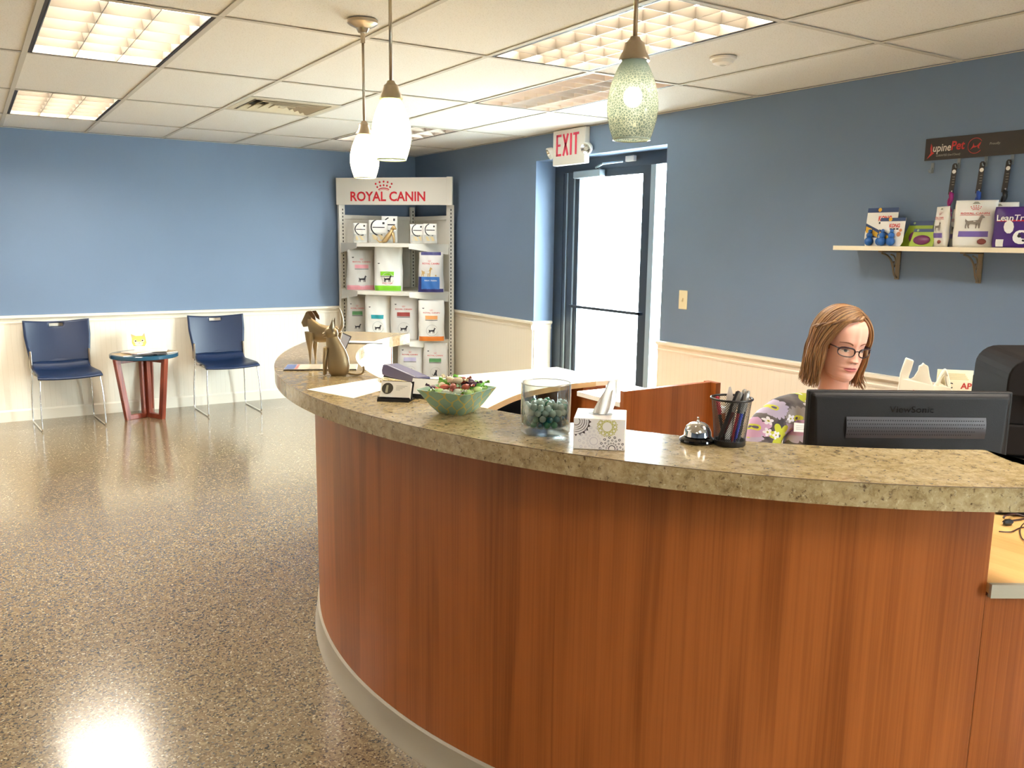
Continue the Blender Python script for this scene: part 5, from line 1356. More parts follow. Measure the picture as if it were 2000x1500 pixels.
def discpack(label, y, x, w, h, sl):
    t = wface('toy_package', label, y, x, w, h, .01, None, 'toy package', 'green toy packages on the wall shelf', rx=-14)
    q = M(); q.prism([(-w/2-sl, 0), (w/2, 0), (w/2, h), (-w/2+.01, h)], 0, .003, rotm(PI/2)); q.build('card', LIM2, t)
    plate(t, [rect(-w/2+.008, h*.82, w/2, h)], DBL, 'header_band', -.0038); plate(t, [circ(-w*.25, h*.91, .006, 8)], mat('print_pale_green', (150, 180, 130), .5), 'emblem', -.0044)
    q = M(); q.ball((.0, -.006, h*.36), (w*.36, .010, h*.27), 20, 10); q.build('purple_toy', PUR, t, smooth=True)
discpack('lime green card with a purple disc toy, taller one behind', 2.445, 3.875, .13, .125, .02)
discpack('lime green card with a purple disc toy, shorter one in front', 2.396, 3.835, .12, .085, 0)
def rcp(label, y, x, w, h, d, rz, seed, full=True):
    P = [('crown', RED, 0, h*.80, w*.24), ('text', 'ROYAL CANIN', RED, 0, h*.72, h*.04, w*.68), ('rect', 'red_rule', RED, -w*.36, h*.675, w*.36, h*.682), ('poly', 'dog_print', mat('print_grey_brown', (132, 122, 112), .5), DOG, .0, h*.40, w*.42),
         ('rect', 'violet_band', mat('print_violet', (116, 96, 168), .5), -w*.36, h*.22, w*.36, h*.34), ('poly', 'kibble_print', mat('print_maroon', (132, 66, 60), .5), circ(0, 0, .14, 12, .10), w*.22, h*.12, w*.8), ('poly', 'hang_hole', mat('hole_grey', (150, 148, 130), .6), [(-.5, 0), (.5, 0), (.2, .3), (-.2, .3)], 0, h*.92, w*.2)]
    return bag('treat_pouch', label, (x, y, WZ+.0005), w, h, d, R_(rz), P, bm=BWW, group='treat pouches on the wall shelf', cat='pouch', seed=seed, top=.10, taper=-.04)
rcp('white ROYAL CANIN treat pouch turned edge-on, leftmost of the white pouches', 2.306, 3.845, .11, .185, .04, -122, 21)
rcp('white ROYAL CANIN treat pouch turned edge-on in shade, second of the white pouches', 2.258, 3.905, .11, .175, .04, -118, 22)
rcp('large white ROYAL CANIN treat pouch facing out with a grey dog', 2.152, 3.845, .165, .208, .055, -70, 23)
rcp('white treat pouch mostly hidden right behind the large facing pouch', 2.095, 3.925, .15, .200, .03, -72, 24)
lt = bag('treat_pouch', 'purple LeanTreats pouch with a spotted dog at the picture edge', (3.85, 1.965, WZ+.0005), .185, .175, .06, R_(-72),
    [('text', 'LeanTreats', WHITE, 0, .128, .026, .16), ('rect', 'red_rule', RED, -.08, .112, .09, .118), ('poly', 'white_treats', WHITE, circ(0, 0, .16, 10, .22), -.03, .088, .13), ('poly', 'spotted_dog', WHITE, circ(0, 0, .22, 14, .2), .02, .045, .15),
     ('poly', 'black_spot', INK, circ(0, 0, .05, 8), .012, .05, .15), ('poly', 'black_spot', INK, circ(0, 0, .04, 8), .035, .062, .15), ('poly', 'black_spot', INK, circ(0, 0, .035, 8), .028, .03, .15), ('poly', 'orange_flower', ORG, circ(0, 0, .07, 8), .055, .022, .15),
     ('rect', 'white_corner', WHITE, -.075, .004, -.045, .035)], bm=bagmat('bag_purple', (66, 30, 112)), group=None, cat='pouch', seed=25, top=.12)
# sign
t = thing('wall_sign', 'long black LupinePet sign with red and white lettering on the blue wall', 'sign', (XR, 2.4975, 1.956), rot=(0, 0, R_(-90)))
M().b2((0, -.006, 0), (.80, 0, .103)).build('panel', mat('sign_black', (40, 30, 28), .4), t)
SR = mat('sign_red', (196, 44, 42), .5); SW = mat('sign_white', (222, 214, 200), .5); SG = mat('sign_grey', (150, 144, 132), .5)
plate(t, [[(.012, .008), (.030, .034), (.026, .058), (.029, .080), (.036, .064), (.037, .040), (.048, .034), (.036, .026)]], SR, 'initial', -.0065)
txt(t, 'upine', .085, .040, .036, .088, SW, -.0067, .12, .015); txt(t, 'Pet', .163, .042, .040, .066, SR, -.0067, .12, .03)
txt(t, 'GUARANTEED (Even if Chewed)', .118, .016, .010, .118, SG, -.0067, .1, .01)
v, f = polys2d([arcband(.245, .052, .033, .0355, .6, 5.6, 24)]); q = M(); q.add([(a, -.0066, b) for a, b in v], f); q.build('emblem_ring', SR, t)
plate(t, [[(.222, .034), (.234, .052), (.236, .066), (.240, .052), (.252, .050), (.264, .062), (.272, .068), (.268, .056), (.262, .044), (.268, .038), (.258, .040), (.256, .048), (.244, .044), (.236, .044)]], SR, 'emblem_animal', -.0066)
txt(t, 'Proudly', .335, .050, .011, .048, SG, -.0067, .15, .01)
# clear hooks and hanging leads
HK = mat('clear_hook', (190, 200, 206), .1, 0, Transmission_Weight=.5, IOR=1.3)
def hook(y, z):
    t = thing('wall_hook', '', 'hook', (XR, y, z), rot=(0, 0, R_(-90)))
    M().b2((-.008, -.004, -.03), (.008, 0, .02)).build('back_plate', HK, t, bevel=.003)
    M().tube(crom([(0, -.004, -.005), (0, -.014, -.022), (0, -.024, -.026), (0, -.030, -.014)], 4), .003, 8).build('prong', HK, t, smooth=True)
    return t
h0 = hook(2.454, 1.925); h0['label'] = 'empty clear plastic hook under the left end of the sign'; h0['group'] = 'clear wall hooks'
for y, nm in ((2.325, 'pink'), (2.198, 'blue'), (2.080, 'black')):
    dup(h0, (XR, y, 1.94), label='clear plastic hook carrying the %s pet lead pack' % nm)
def lead(y, m, lab, seed):
    rnd = random.Random(seed)
    t = thing('pet_lead', lab, 'pet lead', (XR-.018, y, 1.925), group='hanging pet leads', rot=(0, R_(0), R_(-90)))
    c = M(); c.prism([(-.012, -.135), (.012, -.135), (.012, .0), (.006, .008), (-.006, .008), (-.012, 0)], 0, .0015, rotm(PI/2, .06)); c.build('card', mat('card_black', (44, 36, 34), .5), t)
    plate(t, [circ(0, -.030, .0095, 16)], WHITE, 'white_spot', -.003); plate(t, [rect(-.006, -.055-k*.012, .006, -.053-k*.012) for k in range(4)], SG, 'printed_lines', -.003)
    q = M(); q.tube(crom([(-.004, -.004, -.125), (.004, -.010, -.16), (-.004, -.012, -.20), (.002, -.008, -.24)], 5), [.012+.004*math.sin(k*.6) for k in range(16)], 8, flat=.55)
    q.tube(crom([(.006, -.004, -.13), (-.010, -.008, -.17), (.006, -.006, -.215)], 5), .009, 8, flat=.5); q.build('webbing', m, t, smooth=True)
    M().tube([(0, -.004, -.118), (0, -.008, -.13)], .004, 8).build('clip', CHROME, t)
lead(2.333, mat('lead_magenta', (160, 30, 110), .5), 'magenta pet lead hanging on its black card, left one', 1)
lead(2.203, mat('lead_blue', (34, 70, 158), .5), 'blue pet lead hanging on its black card, middle one', 2)
lead(2.085, mat('lead_black', (26, 26, 30), .5), 'black pet lead hanging on its black card, right one', 3)

# ------------------------------------------------------------------ receptionist
PX, PY = 2.235, 1.640
pr_ = thing('person', 'seated receptionist with reddish-blond hair, dark glasses and floral scrub top behind the monitor', 'person', (PX, PY, 0), R_(-44))
SKIN = mat('skin', (222, 164, 140), .48, 0, Subsurface_Weight=.12, Subsurface_Scale=.01)
SKIN.node_tree.nodes['Principled BSDF'].inputs['Subsurface Radius'].default_value = (1, .35, .2)
def head_surface():
    T = [(-.112, .010, .068, -.052), (-.109, .021, .078, -.035), (-.102, .033, .083, -.015), (-.09, .045, .087, .008), (-.075, .053, .089, .030), (-.055, .0585, .089, .052), (-.03, .063, .089, .072),
         (0, .066, .088, .088), (.03, .070, .090, .098), (.055, .071, .089, .099), (.075, .068, .082, .093), (.092, .058, .067, .078), (.104, .042, .046, .056), (.111, .022, .022, .028), (.1125, .004, .004, .004)]
    Z = [a[0] for a in T]
    I3 = lambda z, c: float(sum(w*np.interp(z+d, Z, c) for d, w in ((-.014, .12), (-.007, .22), (0, .32), (.007, .22), (.014, .12)))) if -.09 < z < .085 else float(np.interp(z, Z, c))
    Wt, Ft, Bt = [a[1] for a in T], [a[2] for a in T], [a[3] for a in T]
    Wd = lambda z: I3(z, Wt); Fd = lambda z: I3(z, Ft); Bd = lambda z: I3(z, Bt)
    g = lambda v, c, s: math.exp(-.5*((v-c)/s)**2)
    def feat(x, z):
        d = 0.
        for s in (-1, 1):
            d -= .0075*g(x, s*.032, .0135)*g(z, .006, .0095)
            d += .0022*g(x, s*.030, .020)*g(z, .026, .009)
            d += .0065*g(x, s*.038, .019)*g(z, -.030, .020)
            d += .0062*g(x, s*.0115, .0052)*g(z, -.0325, .0052)
            d += .0035*g(x, s*.032, .011)*g(z, .004, .006)          # lids over the eyeball
            d -= .0022*g(x, s*.026, .006)*g(z, -.056, .010)
        # nose
        if z > -.046:
            t = max(0, min(1, (.016-z)/.046)); amp = .003+.0175*t**1.15
            if z < -.030: amp *= max(0, 1-((-.030-z)/.010)**1.5) if z > -.040 else 0
            d += amp*g(x, 0, .0060+.0040*t)
        d += .0045*g(x, 0, .019)*g(z, -.0545, .0038) + .0050*g(x, 0, .017)*g(z, -.0645, .0042) - .0022*g(x, 0, .02)*g(z, -.0592, .0013)
        d += .0025*g(x, 0, .03)*g(z, -.058, .014)
        d -= .0035*g(x, 0, .022)*g(z, -.0745, .005) + .0*x
        d += .0050*g(x, 0, .017)*g(z, -.094, .011)
        return d
    def P(th, z):
        """th: 0 front, + toward her left (+x)"""
        w, f, b = Wd(z), Fd(z), Bd(z)
        y0 = (f - b)/2 if z < -.045 else 0      # chin levels are centred forward
        e = 2.25
        c, s = math.cos(th), math.sin(th)
        if z < -.045:
            k = (-.045-z)/.067; yc = .045*k; ff = f-yc; bb = max(.006, b+yc*1.0) if b > -yc else max(.006, -(-b)+yc)
            bb = max(.008, b+yc)
        else: yc = 0; ff = f; bb = b
        den = (abs(s)**e + abs(c)**e)**(1/e)
        x = w*s/den; y = (ff if c > 0 else bb)*c/den + yc
        if c > 0: y += feat(x, z)*min(1, c*2.2)
        return x, y, z
    return P, Wd, Fd, feat
HP, HW_, HF, HFEAT = head_surface()
def front(x, z, off=0.):
    """point on the face at local x,z"""
    w = HW_(z); lo, hi = 0., 1.57
    for _ in range(26):
        m = (lo+hi)/2
        if HP(m, z)[0] < abs(x): lo = m
        else: hi = m
    a = HP(math.copysign(lo, x), z); return (x, a[1]+off, z)
HC = Vector((.0, -.035, 1.247)); HROT = rotm(R_(9), R_(5), R_(25))      # head pose inside the body frame
def HX(p, off=0):      # head-local (y forward) -> body frame (front -Y)
    return Matrix.Translation(HC) @ HROT @ Vector((p[0]*.9, -p[1]*.9, p[2]*.9))
q = M(); nth, nz = 168, 132
zs = [-.112+.2245*(i/nz) for i in range(nz+1)]
def thmap(k):     # denser at the front
    a = 2*PI*k/nth-PI; return a-.42*math.sin(a)
for z in zs:
    for k in range(nth): q.v.append(tuple(HX(HP(thmap(k), z))))
for i in range(nz):
    for k in range(nth): k2 = (k+1) % nth; q.f.append((i*nth+k, i*nth+k2, (i+1)*nth+k2, (i+1)*nth+k))
q.f = [f[::-1] for f in q.f]
q.f += [tuple(range(nth)), tuple(reversed(range(nz*nth, nz*nth+nth)))]
for s in (-1, 1):      # ears
    q.add([HX((s*(.066+.012*math.cos(a)*(1 if j else .3)), -.004-.013*math.sin(a)*1.0-(.004 if j else 0), -.002+.030*math.cos(a))) for j in (0, 1) for a in [2*PI*i/12 for i in range(12)]],
          [(i, (i+1) % 12, (i+1) % 12+12, i+12) for i in range(12)]+[tuple(range(12, 24))])
headM = q
def skin_mesh(verts, edges, radii, root=0, sub=2):
    me = bpy.data.meshes.new('sk'); me.from_pydata([tuple(v) for v in verts], edges, [])
    o = bpy.data.objects.new('sk', me); COL.objects.link(o)
    md = o.modifiers.new('skin', 'SKIN'); md.use_smooth_shade = True; md.branch_smoothing = .6
    if not me.skin_vertices: me.skin_vertices.new() if hasattr(me.skin_vertices, 'new') else None
    lay = me.skin_vertices[0].data
    for i, r in enumerate(radii):
        lay[i].radius = r if isinstance(r, tuple) else (r, r); lay[i].use_root = (i == root)
    sb = o.modifiers.new('sub', 'SUBSURF'); sb.levels = sub; sb.render_levels = sub
    dg = bpy.context.evaluated_depsgraph_get(); dg.update()
    m2 = bpy.data.meshes.new_from_object(o.evaluated_get(dg)); v = [p.co.copy() for p in m2.vertices]; f = [tuple(p.vertices) for p in m2.polygons]
    bpy.data.objects.remove(o); bpy.data.meshes.remove(me); bpy.data.meshes.remove(m2)
    return v, f
# skeleton (body frame: front -Y, her left +X); seated, forearms toward the desk
NK = [(0, .03, .52), (0, .02, .64), (0, .02, .80), (0, .03, .94), (0, .04, 1.025), (0, .020, 1.09), (0, -.004, 1.16), (0, -.018, 1.215)]
RB = [(.155, .115), (.135, .10), (.130, .10), (.14, .095), (.085, .07), (.050, .050), (.050, .050), (.052, .055)]
E_ = [(i, i+1) for i in range(7)]
def add(p, r, par): NK.append(p); RB.append(r if isinstance(r, tuple) else (r, r)); E_.append((par, len(NK)-1)); return len(NK)-1
fing = []
for s in (-1, 1):
    a = add((s*.10, .035, 1.03), .062, 4); a = add((s*.165, .03, 1.005), .052, a); a = add((s*.205, .01, .90), .044, a); elb = add((s*.225, -.03, .765), .036, a)
    a = add((s*.19, -.13, .790), .034, elb); wr = add((s*.14, -.245, .828), .023, a); add((s*.128, -.285, .832), (.034, .014), wr)
    h = add((s*.09, .03, .50), .085, 0); k = add((s*.11, -.20, .51), .075, h); k = add((s*.12, -.38, .50), .058, k); k = add((s*.12, -.40, .28), .050, k); k = add((s*.12, -.38, .10), .036, k); add((s*.12, -.46, .045), (.04, .03), k)
v, f = skin_mesh(NK, E_, RB)
bodyM = M(); bodyM.add(v, f); bodyM.add(headM.v, headM.f)
for s in (-1, 1):      # fingers: each its own chain rooted in the palm
    for j, (dx, L) in enumerate(((-.026, .060), (-.009, .070), (.009, .066), (.026, .052))):
        bx0 = s*.128+dx; c = [(bx0, -.275, .832), (bx0*1.0+dx*.15, -.275-L*.5, .838), (bx0+dx*.2, -.275-L*.85, .828), (bx0+dx*.2, -.275-L*1.1, .818)]
        v, f = skin_mesh(c, [(0, 1), (1, 2), (2, 3)], [.0085, .008, .007, .006], sub=1); bodyM.add(v, f)
    c = [(s*.118, -.262, .828), (s*.085, -.285, .826), (s*.075, -.315, .820)]
    v, f = skin_mesh(c, [(0, 1), (1, 2)], [.011, .009, .007], sub=1); bodyM.add(v, f)
body = bodyM.build('body', SKIN, pr_, smooth=True)
# facial parts
def facep(polys, m, nm, off, par=body, curve=True):
    v, f = polys2d(polys); q = M(); q.add([HX(front(x, z, off)) for x, z in v], [k[::-1] for k in f]); return q.build(nm, m, par, smooth=True)
def almond(cx, cz, w, h, tilt=0, n=9, up=1., dn=1.):
    P = []
    for i in range(n): a = i/(n-1)*2-1; P.append((cx+a*w, cz+h*up*(1-a*a)+tilt*a))
    for i in range(1, n-1): a = 1-i/(n-1)*2; P.append((cx+a*w, cz-h*dn*(1-a*a)+tilt*a))
    return P
EYW = mat('eye_white', (226, 214, 206), .2); IRI = mat('iris_grey_blue', (92, 90, 86), .15); BROW = mat('brow_brown', (128, 78, 50), .7); LIP = mat('lip_rose', (168, 80, 80), .4); LASH = mat('lash_brown', (92, 56, 44), .6)
def fstrip(pts, hw, m, nm, off):
    g = M()
    for (x, z), h in zip(pts, hw):
        for r in (-1, 0, 1): g.v.append(tuple(HX(front(x, z+r*h, off*(1.3 if r == 0 else 1)))))
    for k in range(len(pts)-1):
        for r in (0, 1): a = k*3+r; g.f.append((a, a+3, a+4, a+1))
    g.build(nm, m, body, smooth=True)
for s in (-1, 1):
    facep([almond(s*.032, .001, .0136, .0047, s*.0006, up=.9)], EYW, 'eye', .0006)
    facep([circ(s*.032+.002, .0, .0050, 12)], IRI, 'iris', .0011)
    facep([circ(s*.032+.0015, .0003, .0020, 10)], INK, 'pupil', .0014)
    facep([[(s*.032-.0138, .0012), (s*.032-.006, .0048), (s*.032+.006, .0048), (s*.032+.0138, .0012), (s*.032+.006, .0034), (s*.032-.006, .0034)]], LASH, 'eyelash', .0016)
    fstrip([(s*(.013+.038*k/10), .0202+.0070*math.sin(PI*(k/10)**.8*.82)) for k in range(11)], [.0024*(1-.7*k/10)+.0004 for k in range(11)], BROW, 'eyebrow', .0012)
def flip_(top_, bot_, m, nm, off):
    g = M(); n = 20
    for k in range(n+1):
        x = -.0250+.05*k/n
        for r in range(5): z = bot_(x)+(top_(x)-bot_(x))*r/4; g.v.append(tuple(HX(front(x, z, off+.0012*math.sin(PI*r/4)))))
    for k in range(n):
        for r in range(4): a = k*5+r; g.f.append((a, a+5, a+6, a+1))
    g.build(nm, m, body, smooth=True)
_e = lambda x: max(0, 1-(x/.0255)**2)
flip_(lambda x: -.0598+.0072*_e(x)**.8-.0013*math.exp(-(x/.003)**2), lambda x: -.0600-.0006*_e(x), LIP, 'upper_lip', .0008)
flip_(lambda x: -.0602-.0006*_e(x), lambda x: -.0602-.0088*_e(x)**.9, mat('lip_rose_light', (190, 104, 98), .35), 'lower_lip', .0008)
facep([[(s*.0050, -.0385), (s*.0105, -.0375), (s*.0110, -.0405), (s*.0055, -.0415)] for s in (-1, 1)], LASH, 'nostrils', .0004)
# glasses
GF = mat('glasses_frame', (48, 24, 30), .2)
def HXP(x, y, z): return HX((x, y, z))
gl = []
for s in (-1, 1):
    n = 28; rim = []
    for k in range(n):
        a = 2*PI*k/n; ex = 2.6; c_, s_ = math.cos(a), math.sin(a); d_ = (abs(c_)**ex+abs(s_)**ex)**(1/ex)
        x = s*.0335+.0255*c_/d_; z = -.002+.0155*s_/d_*(1.0 if s_ > 0 else .95); y = .1005-.55*max(0, abs(x)-.02)**1.25*2.0
        rim.append(HXP(x, y, z))
    q = M(); q.tube(rim, [.0027 if k < n/2 else .0017 for k in range(n)], 6, closed=True)
    if s == -1: g0 = q.build('glasses', GF, body, smooth=True)
    else: q.build('glasses', GF, body, smooth=True)
    par = [o for o in bpy.data.objects if o.name.startswith('glasses')][-1]
    q = M(); q.v = [tuple(p) for p in rim]; q.f = [tuple(range(n))]; q.build('lens', GLASS, par)
    q = M(); q.tube([HXP(s*.0585, .0835, .008), HXP(s*.067, .070, .010), HXP(s*.0715, .040, .010), HXP(s*.0735, 0, .006), HXP(s*.073, -.012, -.002)], [.0032, .003, .0026, .0022, .002], 6, flat=.6); q.build('temple', GF, par, smooth=True)
M().tube([HXP(-.0085, .1005, .002), HXP(0, .1035, .005), HXP(.0085, .1005, .002)], .0016, 6).build('bridge', GF, g0, smooth=True)
# ---- hair: many tapered locks swept from a side parting over the skull and down to the shoulders
def m_hair():
    m = mat('reddish_blond_hair', (150, 100, 52), .38); n = NT(m)
    g = n.new('ShaderNodeNewGeometry'); r = g.outputs['Random Per Island']
    v = n.coord('Object', (140, 140, 9)); f = n.noise(v, 1.0, 3, .6)
    mixf = n.math('ADD', n.math('MULTIPLY', r, .65), n.math('MULTIPLY', f, .45))
    n.base(n.ramp(mixf, [(.12, G(84, 54, 32)), (.45, G(132, 90, 54)), (.72, G(162, 118, 74)), (.95, G(194, 152, 104))]))
    n.b.inputs['Anisotropic'].default_value = .5
    return m
HAIR = m_hair()
def EL(az, el, off=0.):
    """point over the skull: az 0 front, + her left; el 90 deg on top"""
    ce, se = math.cos(el), math.sin(el)
    x = math.sin(az)*(.0805+off)*ce; y = math.cos(az)*((.094 if math.cos(az) > 0 else .108)+off)*ce
    return Vector((x, y, .010+(.113+off)*se))
rnd = random.Random(11)
q = M()
PART = [EL(R_(35), R_(58)), EL(R_(42), R_(70)), EL(R_(60), R_(82)), EL(R_(150), R_(84)), EL(R_(175), R_(66))]
def azel(p):
    x, y, z = p.x/.0805, p.y/(.094 if p.y > 0 else .108), (p.z-.010)/.113
    return Vector((x, y, z)).normalized()
def lock(a_deg, tpart, off, r, length, flick, jitter=.0):
    s0 = tpart*(len(PART)-1); i = min(len(PART)-2, int(s0)); p = PART[i].lerp(PART[i+1], s0-i)
    n0 = azel(p); a = R_(a_deg); n1 = Vector((math.sin(a), math.cos(a), -.05)).normalized()
    pts = []
    for k in range(9):
        t = k/8; ang = n0.angle(n1); sn = math.sin(ang)
        n = (n0*math.sin((1-t)*ang)+n1*math.sin(t*ang))/sn if sn > 1e-4 else n0.lerp(n1, t)
        o = off+.004*math.sin(PI*t)
        pts.append(Vector((n.x*(.0805+o), n.y*((.094 if n.y > 0 else .108)+o), .010+(.113+o)*n.z)))
    base = pts[-1]; d0 = Vector((n1.x, n1.y, 0)).normalized()
    for k in range(1, 8):
        t = k/7
        bulge = .004*math.sin(PI*min(1, t*1.1)) + flick*max(0, t-.6)**1.5*1.6
        inward = -.012*max(0, t-.2)*(1 if abs(math.cos(a)) < .8 else .4)
        w = base+d0*(bulge+inward)+Vector((0, 0, -length*t))
        w += Vector((math.sin(t*6+a_deg)*.0022, math.cos(t*5+a_deg)*.002, 0))
        pts.append(w)
    pts = crom([tuple(x) for x in pts], 2)
    n = len(pts); rs = [r*(.45+.55*min(1, i/5))*(1-.75*max(0, (i/(n-1))-.72)/.28) for i in range(n)]
    q.tube([HX(x) for x in pts], rs, 6, flat=.5)
for layer, (off, cnt, rr) in enumerate(((.004, 170, .0070), (.009, 210, .0044), (.012, 220, .0032))):
    for k in range(cnt):
        a = 62+(236)*(k+rnd.random()*.9)/cnt          # 62 .. 298 degrees: all but the face
        side = a if a <= 180 else a-360
        d = abs(side)
        if side > 0: tp = max(0, min(1, (d-62)/118))*1.0; a_ = d
        else: tp = max(0, min(1, (d-62)/118)); a_ = -d
        L = (.150 if side < 0 else .140)*rnd.uniform(.90, 1.06)
        if d < 80: L *= .97
        lock(a_+rnd.uniform(-2, 2), min(1, max(0, tp+rnd.uniform(-.05, .05))), off+rnd.uniform(-.001, .0015), rr*rnd.uniform(.8, 1.15), L, rnd.uniform(.0, .025) + (.07 if side > 0 and rnd.random() < .35 else 0))
hair = q.build('hair', HAIR, body, smooth=True)
# scalp cap under the locks
q = M()
def capf(u, v):
    az = R_(58+244*u); el = R_(-8+98*v); return HX(EL(az, el, .0015))
q.grid(capf, 40, 18)
def capf2(u, v):   # front cap, above the hairline
    az = R_(-60+120*u); el = R_(46+44*v); return HX(EL(az, el, .0015))
q.grid(capf2, 20, 10); q.build('hair_cap', mat('hair_under', (138, 86, 44), .6), body, smooth=True)
# front sweeps over the forehead toward her right temple, and a shorter one to her left
q = M()
def sweep(p0, pts, r, nseg=3):
    P = crom([tuple(HX(x)) for x in pts], nseg); n = len(P)
    q.tube(P, [r*(.5+.5*math.sin(PI*min(1, .15+i/(n-1)*.9))) for i in range(n)], 6, flat=.55)
for k in range(76):
    t = k/75; el0 = 62+20*t; e1 = 41+41*t
    pts = [EL(R_(33+8*t), R_(el0), .006), EL(R_(5-10*t), R_(e1+8), .010), EL(R_(-25-5*t), R_(e1+1), .011), EL(R_(-52-6*t), R_(e1-10), .011), EL(R_(-82-8*t), R_(e1-25), .012), EL(R_(-112), R_(max(2, e1-38)), .011)]
    sweep(None, pts, .0040*rnd.uniform(.8, 1.1))
for k in range(40):
    t = k/39; el0 = 60+22*t
    pts = [EL(R_(36+6*t), R_(el0), .006), EL(R_(50+8*t), R_(el0-12), .010), EL(R_(64+12*t), R_(el0-30), .011), EL(R_(72+16*t), R_(el0-52), .010), EL(R_(76+18*t), R_(-6), .009)]
    sweep(None, pts, .0040*rnd.uniform(.8, 1.1))
q.build('front_hair', HAIR, body, smooth=True)
# twisted strand from the forehead back past her right temple
q = M(); path = crom([tuple(EL(R_(a), R_(e), .016)) for a, e in ((12, 52), (-12, 47), (-38, 41), (-62, 33), (-86, 24), (-106, 17))], 7)
for ph in (0, PI):
    P = []
    for i, p in enumerate(path):
        nrm = Vector((p.x, p.y, p.z-.01)).normalized(); tg = (path[min(i+1, len(path)-1)]-path[max(i-1, 0)]).normalized(); bn = tg.cross(nrm)
        a = i*.55+ph; P.append(HX(p+nrm*.0028*math.cos(a)+bn*.0038*math.sin(a)))
    q.tube(P, [.0050*(1-.3*i/len(P)) for i in range(len(P))], 8)
q.build('twisted_strand', HAIR, body, smooth=True)
# ---- scrub top
def m_scrub():
    m = mat('floral_scrub', (74, 68, 74), .75); n = NT(m)
    co = n.coord('UV')
    def layer(scale, off, petals, depth, rad, cols, base, keep):
        v = n.new('ShaderNodeVectorMath', operation='ADD'); n.l.new(co, v.inputs[0]); v.inputs[1].default_value = off
        vo = n.new('ShaderNodeTexVoronoi', voronoi_dimensions='2D'); n.l.new(v.outputs[0], vo.inputs['Vector']); vo.inputs['Scale'].default_value = scale; vo.inputs['Randomness'].default_value = .75
        d = n.new('ShaderNodeVectorMath', operation='SUBTRACT'); n.l.new(v.outputs[0], d.inputs[0]); n.l.new(vo.outputs['Position'], d.inputs[1])
        s = n.sep(d.outputs[0]); cs = n.sep(vo.outputs['Color'])
        ang = n.math('ARCTAN2', s[1], s[0]); ang = n.math('ADD', n.math('MULTIPLY', ang, petals/2), n.math('MULTIPLY', cs[0], 6.28))
        pet = n.math('ABSOLUTE', n.math('COSINE', ang))
        dist = n.math('MULTIPLY', n.math('SQRT', n.math('ADD', n.math('MULTIPLY', s[0], s[0]), n.math('MULTIPLY', s[1], s[1]))), scale)
        R = n.math('MULTIPLY', n.math('ADD', n.math('MULTIPLY', pet, depth), 1-depth), rad)
        inside = n.math('LESS_THAN', dist, R); inside = n.math('MULTIPLY', inside, n.math('LESS_THAN', cs[1], keep))
        colr = n.ramp(cs[2], cols, 'CONSTANT')
        colr = n.mix(n.math('LESS_THAN', dist, rad*.24), colr, G(206, 204, 70))
        colr = n.mix(n.math('LESS_THAN', dist, rad*.11), colr, G(90, 80, 110))
        return n.mix(inside, base, colr)
    bg = n.mix(n.ramp(n.noise(co, 22, 2), [(.4, (0, 0, 0)), (.6, (1, 1, 1))]), G(62, 55, 60), G(112, 104, 104))
    c = layer(13, (0, 0, 0), 16, .22, .50, [(0, G(190, 178, 204)), (.3, G(206, 178, 196)), (.62, G(150, 142, 140)), (.8, G(206, 192, 196))], bg, .8)
    c = layer(11, (3.3, 1.7, 0), 6, .45, .46, [(0, G(96, 124, 184)), (.28, G(198, 202, 60)), (.62, G(202, 160, 196)), (.85, G(186, 196, 58))], c, .75)
    c = layer(21, (7.1, 4.2, 0), 5, .5, .30, [(0, G(232, 230, 236)), (.5, G(214, 204, 70)), (.7, G(230, 226, 232))], c, .40)
    n.base(c); return m
SCR = m_scrub()
NS = [(0, .03, .55), (0, .02, .66), (0, .02, .80), (0, .03, .94), (0, .04, 1.025), (0, .03, 1.078)]
RS = [(.180, .135), (.168, .120), (.170, .120), (.168, .114), (.128, .088), (.080, .066)]
E_ = [(i, i+1) for i in range(5)]; NK, RB = NS, RS
for s in (-1, 1):
    a = add((s*.10, .038, 1.035), .076, 4); a = add((s*.165, .032, 1.01), .069, a); a = add((s*.215, .012, .905), .064, a); a = add((s*.235, -.012, .825), .062, a); add((s*.240, -.022, .795), .060, a)
v, f = skin_mesh(NK, E_, RB)
def inv(p):      # V neck opening and open hems
    x, y, z = p
    if z > 1.085+.02*max(0, y*8): return True
    vx = abs(x+.004)
    return y < .03 and z > .995 and vx < (z-.995)*.70+.004
q = M(); q.add(v, f)
keep = []
for k in q.f:
    c = sum((Vector(q.v[i]) for i in k), Vector())/len(k)
    if inv(c): continue
    keep.append(k)
q.f = keep
# soft folds
q.v = [tuple(Vector(p)*1.0+Vector((p[0], p[1]-.02, 0)).normalized()*(.0035*math.sin(p[2]*46+p[0]*30)+.003*math.sin(p[0]*70+p[2]*25))) for p in q.v]
q.uv = [(p[0]+p[1]*.6, p[2]+p[1]*.2) for p in q.v]
top = q.build('scrub_top', SCR, pr_, smooth=True, solid=.003)
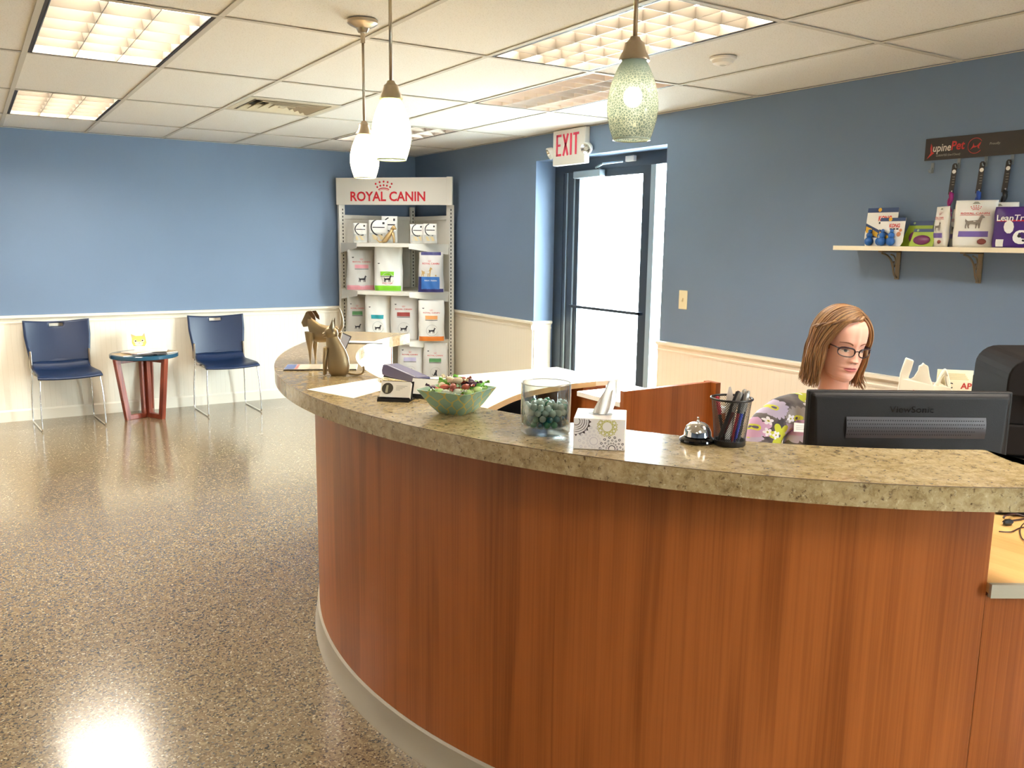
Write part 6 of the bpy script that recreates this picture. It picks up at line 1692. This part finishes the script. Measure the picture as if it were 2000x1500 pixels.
# neckline band
q = M()
for s in (-1, 1):
    q.tube([(s*.004, -.092, .995), (s*.024, -.080, 1.025), (s*.044, -.056, 1.056), (s*.060, -.02, 1.085)], .0045, 8)
q.build('neck_band', mat('scrub_band', (70, 52, 58), .7), top, smooth=True)
from mathutils.bvhtree import BVHTree
_b = BVHTree.FromPolygons([v.co.copy() for v in top.data.vertices], [tuple(p.vertices) for p in top.data.polygons])
BXX, BZZ = -.092, .985
_h, _n, _i, _d = _b.ray_cast(Vector((BXX, -.6, BZZ)), Vector((0, 1, 0)))
_y = (_h.y if _h else -.11)-.004
q = M(); q.b2((BXX-.024, _y-.003, BZZ-.014), (BXX+.024, _y+.003, BZZ+.014)); q.build('name_badge', PAPER, top)
q = M()
for z in (BZZ+.005, BZZ-.001, BZZ-.006): q.b2((BXX-.018, _y-.0036, z), (BXX+.012, _y-.0028, z+.0015))
q.build('badge_lines', mat('print_grey', ()), top)
# trousers
NK = [(0, .03, .53), (0, .03, .60)]; RB = [(.17, .13), (.155, .12)]; E_ = [(0, 1)]
for s in (-1, 1):
    h = add((s*.09, .03, .50), .096, 0); k = add((s*.11, -.20, .51), .086, h); k = add((s*.12, -.38, .50), .070, k); k = add((s*.12, -.40, .28), .062, k); add((s*.12, -.39, .10), .056, k)
v, f = skin_mesh(NK, E_, RB, sub=1); q = M(); q.add(v, f); q.build('trousers', mat('scrub_trousers', (60, 56, 64), .8), pr_, smooth=True)
for s in (-1, 1):
    q = M(); q.tube([(s*.12, -.345, .045), (s*.12, -.40, .045), (s*.12, -.47, .035), (s*.12, -.55, .028)], [.040, .048, .044, .030], 12, flat=.8); q.v = [(x, y, max(.001, z)) for x, y, z in q.v]; q.build('shoe', mat('shoe_black', (30, 28, 30), .5), pr_, smooth=True)
# office chair under her
t = thing('office_chair', 'dark office chair that the receptionist sits on, mostly hidden by the counter', 'chair', (PX, PY, 0), R_(-44))
FAB = mat('chair_fabric', (36, 36, 42), .85)
M().b2((-.24, -.24, .355), (.24, .24, .405)).build('seat', FAB, t, bevel=.02, seg=3)
M().box((0, .285, .66), (.40, .05, .34), (.08, 0, 0)).build('backrest', FAB, t, bevel=.02, seg=3)
M().tube([(0, .20, .345), (0, .33, .36), (0, .335, .55)], .016, 8).build('back_bar', BLACK, t)
M().tube([(0, 0, .10), (0, 0, .36)], .025, 12).build('column', CHROME, t)
for k in range(5):
    a = 2*PI*k/5; M().tube([(0, 0, .11), (.27*math.cos(a), .27*math.sin(a), .065)], [.022, .014], 8).build('base_leg', BLACK, t)
    M().ball((.27*math.cos(a), .27*math.sin(a), .028), (.028, .028, .0275), 12, 8).build('castor', BLACK, t, smooth=True)
